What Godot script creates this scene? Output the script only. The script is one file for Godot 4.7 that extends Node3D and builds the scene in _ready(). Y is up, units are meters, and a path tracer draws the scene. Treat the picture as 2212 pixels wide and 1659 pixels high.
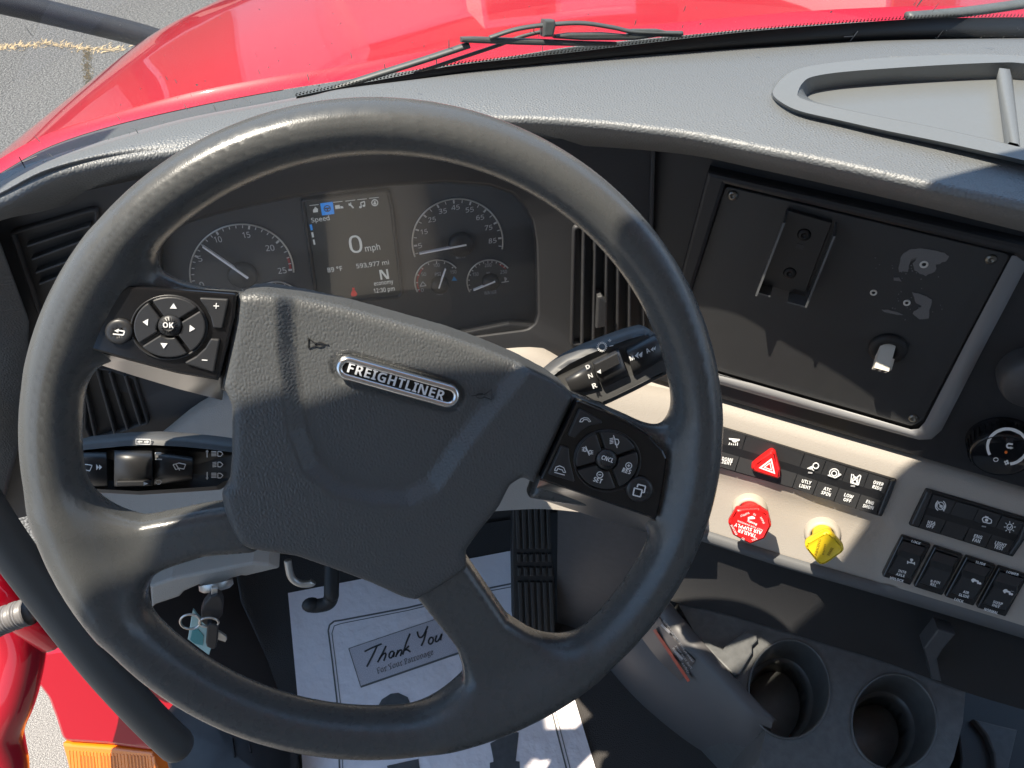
extends Node3D
# A truck cab seen from the driver's seat. Photo pixels (2212 x 1659 grid) are turned into points on the real planes they lie on.

const FOC := 1664.0
const EYE := Vector3(0, 2.55, 0)
var fw: Vector3
var rt: Vector3
var dn: Vector3
var M := {}
var taken := {}
var rng := RandomNumberGenerator.new()

# ---------------------------------------------------------------- pixels and planes
func ray(u: float, v: float) -> Vector3:
	return fw + rt * ((u - 1106.0) / FOC) + dn * ((v - 829.5) / FOC)

func at(u: float, v: float, depth: float) -> Vector3:
	return EYE + ray(u, v) * depth

func plane(o: Vector3, n: Vector3, xdir := Vector3(1, 0, 0)) -> Dictionary:
	n = n.normalized()
	var ex = (xdir - n * n.dot(xdir)).normalized()
	return {"o": o, "n": n, "x": ex, "y": n.cross(ex).normalized()}

func hit(pl: Dictionary, p: Vector2, h := 0.0) -> Vector3:
	var d = ray(p.x, p.y)
	return EYE + d * ((pl.o + pl.n * h - EYE).dot(pl.n) / d.dot(pl.n))

func loc(pl: Dictionary, p: Vector2, h := 0.0) -> Vector2:
	var q = hit(pl, p, h) - pl.o
	return Vector2(q.dot(pl.x), q.dot(pl.y))

func pos(pl: Dictionary, q: Vector2, h: float) -> Vector3:
	return pl.o + pl.x * q.x + pl.y * q.y + pl.n * h

func pts(a: Array, x0 := 0.0, y0 := 0.0, s := 1.0) -> PackedVector2Array:
	var r := PackedVector2Array()
	for i in range(0, a.size(), 2):
		r.append(Vector2(x0 + a[i] * s, y0 + a[i + 1] * s))
	return r

func tl(c: int, r: int, a: Array) -> PackedVector2Array:   # ninth of the photo, enlarged three times
	return pts(a, c * 737.33, r * 553.0, 1.0 / 3.0)

func c1(a: Array) -> PackedVector2Array: return pts(a, 345.6, 368.7, 1.0 / 6.0)
func c2(a: Array) -> PackedVector2Array: return pts(a, 633.6, 368.7, 0.25)
func s3(a: Array) -> PackedVector2Array: return pts(a, 1520.7, 898.6, 0.2083)
func s4(a: Array) -> PackedVector2Array: return pts(a, 1843.3, 864.0, 0.3054)
func s5(a: Array) -> PackedVector2Array: return pts(a, 1359.4, 1255.8, 0.3854)
func s6(a: Array) -> PackedVector2Array: return pts(a, 0.0, 403.2, 0.3471)
func s7(a: Array) -> PackedVector2Array: return pts(a, 311.0, 1198.0, 0.2083)

func ell(c: Vector2, rx: float, ry: float, n := 40, a0 := 0.0, a1 := 360.0) -> PackedVector2Array:
	var r := PackedVector2Array()
	var whole = is_equal_approx(a1 - a0, 360.0)
	for i in (n if whole else n + 1):
		var t = deg_to_rad(a0 + (a1 - a0) * i / n)
		r.append(c + Vector2(cos(t) * rx, sin(t) * ry))
	return r

func spline(p: PackedVector2Array, n: int) -> PackedVector2Array:
	# Catmull-Rom through the points, sampled evenly in arc length
	var fine := PackedVector2Array()
	for i in p.size() - 1:
		var a = p[maxi(i - 1, 0)]
		var d = p[mini(i + 2, p.size() - 1)]
		for k in 12:
			fine.append(p[i].cubic_interpolate(p[i + 1], a, d, k / 12.0))
	fine.append(p[p.size() - 1])
	return even(fine, n, false)

func even(p: PackedVector2Array, n: int, closed: bool) -> PackedVector2Array:
	var q := p.duplicate()
	if closed:
		q.append(p[0])
	var total := 0.0
	for i in q.size() - 1:
		total += q[i].distance_to(q[i + 1])
	var r := PackedVector2Array()
	var k := 0
	var done := 0.0
	for i in n:
		var want = total * i / (n if closed else n - 1)
		while k < q.size() - 2 and done + q[k].distance_to(q[k + 1]) < want - 1e-9:
			done += q[k].distance_to(q[k + 1])
			k += 1
		var l = q[k].distance_to(q[k + 1])
		r.append(q[k].lerp(q[k + 1], clampf((want - done) / maxf(l, 1e-9), 0, 1)))
	return r

func rounded(p: PackedVector2Array, rad: float, seg := 4) -> PackedVector2Array:
	var r := PackedVector2Array()
	var n = p.size()
	for i in n:
		var a = p[(i + n - 1) % n]
		var b = p[i]
		var c = p[(i + 1) % n]
		var u = (a - b)
		var w = (c - b)
		var cosang = clampf(u.normalized().dot(w.normalized()), -1, 1)
		var half = acos(cosang) / 2.0
		if half > 1.45:
			r.append(b)
			continue
		var cut = minf(rad / maxf(tan(half), 0.05), minf(u.length(), w.length()) * 0.48)
		var s = b + u.normalized() * cut
		var e = b + w.normalized() * cut
		for k in seg + 1:
			var t = k / float(seg)
			r.append(s.lerp(b, t).lerp(b.lerp(e, t), t))
	return r

func area(p: PackedVector2Array) -> float:
	var s := 0.0
	for i in p.size():
		s += p[i].cross(p[(i + 1) % p.size()])
	return s * 0.5

func inset(p: PackedVector2Array, d: float) -> PackedVector2Array:
	# every corner moved inwards by d along its mitre
	if is_zero_approx(d):
		return p.duplicate()
	var s = signf(area(p))
	var n = p.size()
	var r := PackedVector2Array()
	for i in n:
		var e1 = (p[i] - p[(i + n - 1) % n]).normalized()
		var e2 = (p[(i + 1) % n] - p[i]).normalized()
		var n1 = Vector2(-e1.y, e1.x) * s
		var n2 = Vector2(-e2.y, e2.x) * s
		var m = (n1 + n2)
		m = m / maxf(m.length_squared() * 0.5, 0.5)
		r.append(p[i] + m * d)
	return r

# ---------------------------------------------------------------- meshes
func tool() -> SurfaceTool:
	var st := SurfaceTool.new()
	st.begin(Mesh.PRIMITIVE_TRIANGLES)
	return st

func tri(st: SurfaceTool, a: Vector3, b: Vector3, c: Vector3):
	st.add_vertex(a); st.add_vertex(b); st.add_vertex(c)

func quad(st: SurfaceTool, a: Vector3, b: Vector3, c: Vector3, d: Vector3):
	tri(st, a, b, c); tri(st, a, c, d)

func strip(st: SurfaceTool, a: PackedVector3Array, b: PackedVector3Array, closed := false):
	var n = a.size()
	for i in (n if closed else n - 1):
		var j = (i + 1) % n
		quad(st, a[i], b[i], b[j], a[j])

func lift(pl: Dictionary, p: PackedVector2Array, h: float) -> PackedVector3Array:
	var r := PackedVector3Array()
	for q in p:
		r.append(pos(pl, q, h))
	return r

func local(pl: Dictionary, px: PackedVector2Array, h := 0.0) -> PackedVector2Array:
	var r := PackedVector2Array()
	for q in px:
		r.append(loc(pl, q, h))
	if area(r) < 0:
		r.reverse()
	return r

func cap(st: SurfaceTool, pl: Dictionary, p: PackedVector2Array, h: float, down := false):
	var t = Geometry2D.triangulate_polygon(p)
	if t.is_empty():      # a ring that crosses itself a little: fan round its middle
		var mid := Vector2.ZERO
		for q in p: mid += q
		mid /= p.size()
		for i in p.size():
			var e = [pos(pl, mid, h), pos(pl, p[i], h), pos(pl, p[(i + 1) % p.size()], h)]
			if ((e[1] - e[0]).cross(e[2] - e[0]).dot(pl.n) < 0) != down: tri(st, e[0], e[1], e[2])
			else: tri(st, e[0], e[2], e[1])
	for i in range(0, t.size(), 3):
		var a = pos(pl, p[t[i]], h)
		var b = pos(pl, p[t[i + 1]], h)
		var c = pos(pl, p[t[i + 2]], h)
		var up = (b - a).cross(c - a).dot(pl.n) < 0
		if up != down:
			tri(st, a, b, c)
		else:
			tri(st, a, c, b)

# profile: [[inset, height], ...] from the base up; the polygon (plane coordinates) is closed on top and, with under, below
func solid(st: SurfaceTool, pl: Dictionary, p: PackedVector2Array, profile: Array, top := true, under := false):
	var last := PackedVector3Array()
	var ring := PackedVector2Array()
	for k in profile.size():
		ring = inset(p, profile[k][0])
		var now = lift(pl, ring, profile[k][1])
		if k:
			strip(st, now, last, true)
		elif under:
			cap(st, pl, ring, profile[0][1], true)
		last = now
	if top:
		cap(st, pl, ring, profile[profile.size() - 1][1])

# a bevelled slab whose top outline is the given pixels seen on the plane at height h1
func slab(st: SurfaceTool, pl: Dictionary, px: PackedVector2Array, h0: float, h1: float, bevel := 0.001, rad := 0.0, under := false):
	var p = local(pl, px, h1)
	if rad > 0:
		p = rounded(p, rad)
	if bevel > 0:
		solid(st, pl, p, [[0.0, h0], [0.0, h1 - bevel], [bevel * 0.3, h1 - bevel * 0.3], [bevel, h1]], true, under)
	else:
		solid(st, pl, p, [[0.0, h0], [0.0, h1]], true, under)

# closed curves [pixels, plane, height], all resampled to n points, joined in turn; the last one capped if asked
func rings(st: SurfaceTool, list: Array, n := 64, capped := false):
	var last := PackedVector3Array()
	for e in list:
		var px: PackedVector2Array = e[0]
		if area(px) < 0:
			px = px.duplicate(); px.reverse()
		var c := Vector2.ZERO
		for q in px: c += q
		c /= px.size()
		var best := 0
		for i in px.size():      # start at the corner that lies most to the left
			if absf(wrapf((px[i] - c).angle() - PI, -PI, PI)) < absf(wrapf((px[best] - c).angle() - PI, -PI, PI)): best = i
		var turned := PackedVector2Array()
		for i in px.size(): turned.append(px[(i + best) % px.size()])
		px = even(turned, n, true)
		var now := PackedVector3Array()
		for q in px: now.append(hit(e[1], q, e[2]))
		if last.size(): strip(st, last, now, true)
		last = now
	if capped:
		var m := Vector3.ZERO
		for q in last: m += q
		m /= last.size()
		for i in last.size(): tri(st, last[i], m, last[(i + 1) % last.size()])

func grid(st: SurfaceTool, rows: Array, closed := false):
	for i in rows.size() - 1:
		strip(st, rows[i], rows[i + 1], closed)

func tube(st: SurfaceTool, path: PackedVector3Array, radii, sides := 12, caps := true, flat := 1.0, flat_dir := Vector3.ZERO):
	var rows := []
	var u := Vector3.ZERO
	for i in path.size():
		var d = (path[mini(i + 1, path.size() - 1)] - path[maxi(i - 1, 0)]).normalized()
		if u == Vector3.ZERO:
			u = flat_dir if flat_dir != Vector3.ZERO else (Vector3.UP if absf(d.y) < 0.9 else Vector3.RIGHT)
		u = (u - d * d.dot(u)).normalized()
		var w = d.cross(u)
		var r: float = radii if radii is float else radii[i]
		var row := PackedVector3Array()
		for k in sides:
			var t = TAU * k / sides
			row.append(path[i] + u * cos(t) * r * flat + w * sin(t) * r)
		rows.append(row)
	grid(st, rows, true)
	if caps:
		for e in [0, rows.size() - 1]:
			for k in sides:
				var a = rows[e][k]
				var b = rows[e][(k + 1) % sides]
				if e == 0: tri(st, path[e], a, b)
				else: tri(st, path[e], b, a)

func smooth_path(p: PackedVector3Array, per := 8) -> PackedVector3Array:
	var r := PackedVector3Array()
	for i in p.size() - 1:
		for k in per:
			r.append(p[i].cubic_interpolate(p[i + 1], p[maxi(i - 1, 0)], p[mini(i + 2, p.size() - 1)], k / float(per)))
	r.append(p[p.size() - 1])
	return r

func lathe(st: SurfaceTool, c: Vector3, axis: Vector3, xdir: Vector3, profile: Array, n := 32, squash := 1.0):
	# profile: [[radius, height], ...]
	axis = axis.normalized()
	var u = (xdir - axis * axis.dot(xdir)).normalized()
	var w = axis.cross(u)
	var rows := []
	for e in profile:
		var row := PackedVector3Array()
		for k in n:
			var t = TAU * k / n
			row.append(c + axis * e[1] + (u * cos(t) + w * sin(t) * squash) * e[0])
		rows.append(row)
	grid(st, rows, true)

func ball(st: SurfaceTool, c: Vector3, r: Vector3, ax := Basis()):
	var rows := []
	for i in 9:
		var a = PI * i / 8.0 - PI / 2
		var row := PackedVector3Array()
		for k in 14:
			var t = TAU * k / 14.0
			row.append(c + ax * Vector3(cos(a) * cos(t) * r.x, sin(a) * r.y, cos(a) * sin(t) * r.z))
		rows.append(row)
	grid(st, rows, true)

func box(st: SurfaceTool, c: Vector3, s: Vector3, ax := Basis()):
	var e = []
	for i in 8:
		e.append(c + ax * (Vector3((i & 1) * 2 - 1, ((i >> 1) & 1) * 2 - 1, ((i >> 2) & 1) * 2 - 1) * s * 0.5))
	for f in [[0, 2, 3, 1], [4, 5, 7, 6], [0, 1, 5, 4], [2, 6, 7, 3], [0, 4, 6, 2], [1, 3, 7, 5]]:
		quad(st, e[f[0]], e[f[3]], e[f[2]], e[f[1]])

# ---------------------------------------------------------------- things and parts
func named(n: String) -> String:
	if not taken.has(n):
		taken[n] = 0
		return n
	taken[n] += 1
	return "%s_%03d" % [n, taken[n]]

func thing(called: String, label: String, category: String, base: Vector3, group := "") -> Node3D:
	var o := Node3D.new()
	o.name = named(called)
	add_child(o)
	o.position = base
	o.set_meta("label", label)
	o.set_meta("category", category)
	if group: o.set_meta("group", group)
	return o

func part(st, called: String, m: Material, parent: Node3D, smooth := false) -> MeshInstance3D:
	var mesh: Mesh
	if st is SurfaceTool:
		if smooth:
			st.index()
		st.generate_normals()
		mesh = st.commit()
	else:
		mesh = st
	var o := MeshInstance3D.new()
	o.name = called
	o.mesh = mesh
	o.material_override = m
	parent.add_child(o, true)
	if not parent is MeshInstance3D:
		o.position = -parent.position
	return o

func structure(st, called: String, m: Material, smooth := false) -> MeshInstance3D:
	var o = part(st, called, m, self, smooth)
	o.position = Vector3.ZERO
	o.set_meta("kind", "structure")
	return o

func flat_tool() -> SurfaceTool:
	var st = tool()
	st.set_smooth_group(-1)
	return st

# lettering whose baseline runs from pixel a to pixel b on the plane at height h; cap is the height of capitals in pixels
func text(words: String, pl: Dictionary, h: float, a: Vector2, b: Vector2, capp: float, m: Material, parent: Node3D, called := "lettering", bold := 0.0, font := "sans") -> MeshInstance3D:
	var A = hit(pl, a, h)
	var B = hit(pl, b, h)
	var t := TextMesh.new()
	t.text = words
	t.font = M["font_" + font]
	t.font_size = 48
	t.pixel_size = 0.01
	t.depth = 0.02
	t.curve_step = 3.0
	var src = t.get_mesh_arrays()
	var v: PackedVector3Array = src[Mesh.ARRAY_VERTEX]
	var lo := Vector2(1e9, 1e9)
	var hi := Vector2(-1e9, -1e9)
	for q in v:
		lo = lo.min(Vector2(q.x, q.y)); hi = hi.max(Vector2(q.x, q.y))
	var capt := TextMesh.new()
	capt.text = "H"; capt.font = t.font; capt.font_size = 48; capt.pixel_size = 0.01; capt.depth = 0.0
	var hy = capt.get_aabb()
	var ex = (B - A).normalized()
	var ey = pl.n.cross(ex).normalized()
	if ey.dot(-dn) < 0 and not font.ends_with("down"): ey = -ey
	var mid = (a + b) * 0.5
	# real height of capitals from the pixel height measured across the baseline
	var across = (b - a).normalized()
	across = Vector2(across.y, -across.x)
	var P0 = hit(pl, mid, h)
	var P1 = hit(pl, mid + across * capp, h)
	var tall = absf((P1 - P0).dot(ey))
	var sx = (B - A).length() / maxf(hi.x - lo.x, 1e-6)
	var sy = tall / hy.size.y
	var base_y = hy.position.y
	var st = tool()
	st.set_smooth_group(-1)
	var idx: PackedInt32Array = src[Mesh.ARRAY_INDEX] if src[Mesh.ARRAY_INDEX] else PackedInt32Array(range(v.size()))
	for i in idx:
		var q = v[i]
		var y = (q.y - base_y) * sy
		st.add_vertex(A + ex * ((q.x - lo.x) * sx) + ey * y + pl.n * ((q.z / 0.02 + 0.5) * 0.0003 + 0.0001))
	return part(st, called, m, parent)

# thin printed or raised marks: a list of pixel polygons
func marks(pl: Dictionary, h: float, polys: Array, m: Material, parent: Node3D, called := "symbol", thick := 0.0004) -> MeshInstance3D:
	var st = flat_tool()
	for p in polys:
		var q = local(pl, p, h)
		solid(st, pl, q, [[0.0, h], [0.0, h + thick]])
	return part(st, called, m, parent)

func bar(a: Vector2, b: Vector2, w: float) -> PackedVector2Array:
	var d = (b - a).normalized().orthogonal() * w * 0.5
	return PackedVector2Array([a + d, b + d, b - d, a - d])

func arc(c: Vector2, rx: float, ry: float, w: float, a0: float, a1: float, n := 24) -> PackedVector2Array:
	var p = ell(c, rx, ry, n, a0, a1 - 0.001)
	var q = ell(c, rx - w, ry - w, n, a0, a1 - 0.001)
	q.reverse()
	p.append_array(q)
	return p

func line(p: PackedVector2Array, w: float) -> Array:
	var r := []
	for i in p.size() - 1: r.append(bar(p[i], p[i + 1], w))
	return r

# ---------------------------------------------------------------- distance fields (surface nets)
func poly_dist(p: Vector2, poly: PackedVector2Array) -> float:
	var d := 1e9
	var inside := false
	var n = poly.size()
	var j = n - 1
	for i in n:
		var a = poly[j]
		var e = poly[i] - a
		var w = p - a
		var t = clampf(w.dot(e) / e.length_squared(), 0, 1)
		d = minf(d, (w - e * t).length_squared())
		if (poly[i].y > p.y) != (a.y > p.y) and p.x < (a.x - poly[i].x) * (p.y - poly[i].y) / (a.y - poly[i].y) + poly[i].x:
			inside = not inside
		j = i
	d = sqrt(d)
	return -d if inside else d

func smin(a: float, b: float, k: float) -> float:
	var h = maxf(k - absf(a - b), 0.0) / k
	return minf(a, b) - h * h * k * 0.25

func smax(a: float, b: float, k: float) -> float:
	return -smin(-a, -b, k)

# field: flat array of values at grid corners, x fastest; returns an ArrayMesh in plane coordinates laid on pl
func nets(field: PackedFloat32Array, n: Vector3i, lo: Vector3, cell: float, pl: Dictionary) -> ArrayMesh:
	var sx := 1
	var sy := n.x
	var sz := n.x * n.y
	var corner := [0, sx, sy, sx + sy, sz, sz + sx, sz + sy, sz + sx + sy]
	var id := PackedInt32Array()
	id.resize(field.size())
	id.fill(-1)
	var verts := PackedVector3Array()
	var norms := PackedVector3Array()
	for z in n.z - 1:
		for y in n.y - 1:
			var row = z * sz + y * sy
			for x in n.x - 1:
				var b = row + x
				var neg := 0
				for k in 8:
					if field[b + corner[k]] < 0: neg += 1
				if neg == 0 or neg == 8: continue
				var s := Vector3.ZERO
				var c := 0
				for e in [[0, 1], [2, 3], [4, 5], [6, 7], [0, 2], [1, 3], [4, 6], [5, 7], [0, 4], [1, 5], [2, 6], [3, 7]]:
					var f0 = field[b + corner[e[0]]]
					var f1 = field[b + corner[e[1]]]
					if (f0 < 0) != (f1 < 0):
						var t = f0 / (f0 - f1)
						var p0 = Vector3(e[0] & 1, (e[0] >> 1) & 1, e[0] >> 2)
						var p1 = Vector3(e[1] & 1, (e[1] >> 1) & 1, e[1] >> 2)
						s += p0.lerp(p1, t)
						c += 1
				s /= c
				var g = Vector3(field[b + 1] + field[b + 1 + sy] + field[b + 1 + sz] + field[b + 1 + sy + sz] - field[b] - field[b + sy] - field[b + sz] - field[b + sy + sz],
					field[b + sy] + field[b + sy + 1] + field[b + sy + sz] + field[b + sy + sz + 1] - field[b] - field[b + 1] - field[b + sz] - field[b + sz + 1],
					field[b + sz] + field[b + sz + 1] + field[b + sz + sy] + field[b + sz + sy + 1] - field[b] - field[b + 1] - field[b + sy] - field[b + sy + 1]).normalized()
				id[b] = verts.size()
				var p = lo + (Vector3(x, y, z) + s) * cell
				verts.append(pl.o + pl.x * p.x + pl.y * p.y + pl.n * p.z)
				norms.append((pl.x * g.x + pl.y * g.y + pl.n * g.z).normalized())
	var idx := PackedInt32Array()
	for z in range(1, n.z - 1):
		for y in range(1, n.y - 1):
			for x in range(1, n.x - 1):
				var b = z * sz + y * sy + x
				var f0 = field[b]
				for ax in 3:
					var st = [sx, sy, sz][ax]
					var f1 = field[b + st]
					if (f0 < 0) == (f1 < 0): continue
					var u = [sy, sz, sx][ax]
					var w = [sz, sx, sy][ax]
					var q = [id[b], id[b - u], id[b - u - w], id[b - w]]
					if q.min() < 0: continue
					if f0 < 0: q.reverse()
					idx.append_array(PackedInt32Array([q[0], q[1], q[2], q[0], q[2], q[3]]))
	# clockwise fronts: check one triangle against its normals
	var good := 0
	for i in range(0, mini(idx.size(), 3000), 3):
		var a = verts[idx[i]]
		var fn = (verts[idx[i + 1]] - a).cross(verts[idx[i + 2]] - a)
		good += 1 if fn.dot(norms[idx[i]]) < 0 else -1
	if good < 0: idx.reverse()
	# smooth the steps of the net a little
	for it in 2:
		var sum := PackedVector3Array(); sum.resize(verts.size())
		var cnt := PackedInt32Array(); cnt.resize(verts.size())
		for i in range(0, idx.size(), 3):
			for e in 3:
				var a = idx[i + e]
				var b2 = idx[i + (e + 1) % 3]
				sum[a] += verts[b2]; cnt[a] += 1
				sum[b2] += verts[a]; cnt[b2] += 1
		for i in verts.size():
			if cnt[i]: verts[i] = verts[i].lerp(sum[i] / cnt[i], 0.4)
	var arr := []
	arr.resize(Mesh.ARRAY_MAX)
	arr[Mesh.ARRAY_VERTEX] = verts
	arr[Mesh.ARRAY_NORMAL] = norms
	arr[Mesh.ARRAY_INDEX] = idx
	var mesh := ArrayMesh.new()
	mesh.add_surface_from_arrays(Mesh.PRIMITIVE_TRIANGLES, arr)
	return mesh

# ---------------------------------------------------------------- materials
func lin(r: float, g: float, b: float) -> Color:
	return Color(r, g, b).linear_to_srgb()

func noise_tex(kind: int, freq: float, size: int, sd: int, oct := 1) -> NoiseTexture2D:
	var n := FastNoiseLite.new()
	n.noise_type = kind
	n.seed = sd
	n.frequency = freq
	n.fractal_type = FastNoiseLite.FRACTAL_FBM if oct > 1 else FastNoiseLite.FRACTAL_NONE
	n.fractal_octaves = oct
	n.cellular_return_type = FastNoiseLite.RETURN_DISTANCE2_SUB
	n.cellular_jitter = 1.0
	var t := NoiseTexture2D.new()
	t.width = size; t.height = size
	t.seamless = true
	t.noise = n
	return t

func ramped(t: NoiseTexture2D, lo: Color, hi: Color, mid := -1.0) -> NoiseTexture2D:
	var r: NoiseTexture2D = t.duplicate()
	var g := Gradient.new()
	g.set_color(0, lo); g.set_color(1, hi)
	if mid > 0:
		g.set_offset(0, mid)
	r.color_ramp = g
	return r

func mat(c: Color, rough: float, opt := {}) -> StandardMaterial3D:
	var m := StandardMaterial3D.new()
	m.albedo_color = c
	m.roughness = rough
	m.metallic_specular = opt.get("spec", 0.5)
	m.metallic = opt.get("metal", 0.0)
	if opt.has("bump"):
		m.heightmap_enabled = true
		m.heightmap_texture = M[opt.bump]
		m.heightmap_scale = opt.get("deep", 0.03)
		m.uv1_triplanar = true
		m.uv1_scale = Vector3.ONE * opt.get("scale", 6.0)
	if opt.has("tint"):
		m.albedo_texture = M[opt.tint]
		m.uv1_triplanar = true
		m.uv1_scale = Vector3.ONE * opt.get("scale", 6.0)
	if opt.has("rtex"):
		m.roughness_texture = M[opt.rtex]
		m.uv1_triplanar = true
		m.uv1_scale = Vector3.ONE * opt.get("scale", 6.0)
	if opt.has("coat"):
		m.clearcoat_enabled = true
		m.clearcoat = opt.coat
		m.clearcoat_roughness = opt.get("coat_rough", 0.03)
	if opt.has("emit"):
		m.emission_enabled = true
		m.emission = opt.emit
		m.emission_energy_multiplier = opt.get("power", 1.0)
	if opt.has("alpha"):
		m.transparency = BaseMaterial3D.TRANSPARENCY_ALPHA
		m.albedo_color.a = opt.alpha
	return m

# ---------------------------------------------------------------- the scene
var PW: Dictionary    # steering wheel plane
var PF: Dictionary    # face of the instrument cluster
var PT: Dictionary    # top of the dashboard
var PC: Dictionary    # centre panel, turned to the driver
var PB: Dictionary    # beige switch panel under it
var PK: Dictionary    # console with cup holders
var PG: Dictionary    # cab floor
var PS: Dictionary    # stalks behind the wheel
var sun_dir := Vector3(-0.37, 0.925, -0.065).normalized()

func _ready():
	rng.seed = 7
	var pitch = deg_to_rad(51.0)
	var yaw = deg_to_rad(10.0)
	fw = Vector3(sin(yaw) * cos(pitch), -sin(pitch), -cos(yaw) * cos(pitch))
	rt = Vector3(cos(yaw), 0, sin(yaw))
	dn = fw.cross(rt)
	var cam := Camera3D.new()
	cam.name = "camera"
	cam.keep_aspect = Camera3D.KEEP_HEIGHT
	cam.fov = rad_to_deg(2.0 * atan(829.5 / FOC))
	cam.near = 0.02
	cam.far = 400.0
	add_child(cam)
	cam.transform = Transform3D(Basis(rt, -dn, -fw), EYE)
	cam.current = true

	var env := Environment.new()
	env.background_mode = Environment.BG_SKY
	var sm := ProceduralSkyMaterial.new()
	sm.sky_top_color = Color(0.455, 0.59, 0.75)
	sm.sky_horizon_color = Color(0.745, 0.79, 0.835)
	sm.sky_curve = 0.12
	sm.ground_horizon_color = Color(0.62, 0.62, 0.60)
	sm.ground_bottom_color = Color(0.40, 0.39, 0.38)
	sm.sky_energy_multiplier = 1.08
	var sky := Sky.new()
	sky.sky_material = sm
	env.sky = sky
	env.tonemap_mode = Environment.TONE_MAPPER_LINEAR
	env.tonemap_exposure = 2.25
	env.sdfgi_enabled = true
	env.ssao_enabled = true
	env.ssil_enabled = true
	var we := WorldEnvironment.new()
	we.name = "world_environment"
	we.environment = env
	add_child(we)
	var sun := DirectionalLight3D.new()
	sun.name = "sun"
	sun.light_energy = 1.6
	sun.light_color = Color(1.0, 0.96, 0.89)
	sun.light_angular_distance = 0.5
	sun.shadow_enabled = true
	add_child(sun)
	sun.basis = Basis.looking_at(-sun_dir, Vector3(0, 0, -1))

	PW = plane(EYE + Vector3(-0.0285, -0.4324, -0.2947), Vector3(0, 0.59, 0.807))
	PF = plane(at(770, 540, 0.805), Vector3(0, 0.149, 0.989))
	PT = plane(EYE + Vector3(0, -0.397, -0.62), Vector3(0, 1, -0.15))
	var turn = deg_to_rad(31.0)
	var along = Vector3(cos(turn), 0, sin(turn))
	PC = plane(hit(PF, Vector2(1405, 480), 0.012), Vector3(-sin(turn) * 0.989, 0.149, cos(turn) * 0.989), along)
	var tip = deg_to_rad(34.0)
	PB = plane(hit(PC, Vector2(1558, 861), 0.0), Vector3(-sin(turn) * cos(tip), sin(tip), cos(turn) * cos(tip)), along)
	PK = plane(EYE + Vector3(0, -1.01, 0), Vector3(0, 1, 0.0))
	PG = plane(EYE + Vector3(0, -1.28, 0), Vector3(0, 1, 0))
	PS = plane(PW.o - PW.n * 0.075, PW.n)
	materials()
	exterior()
	cab()
	dashboard()
	cluster()
	centre_panel()
	switch_panel()
	footwell()
	console()
	steering()
	small_things()

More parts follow.
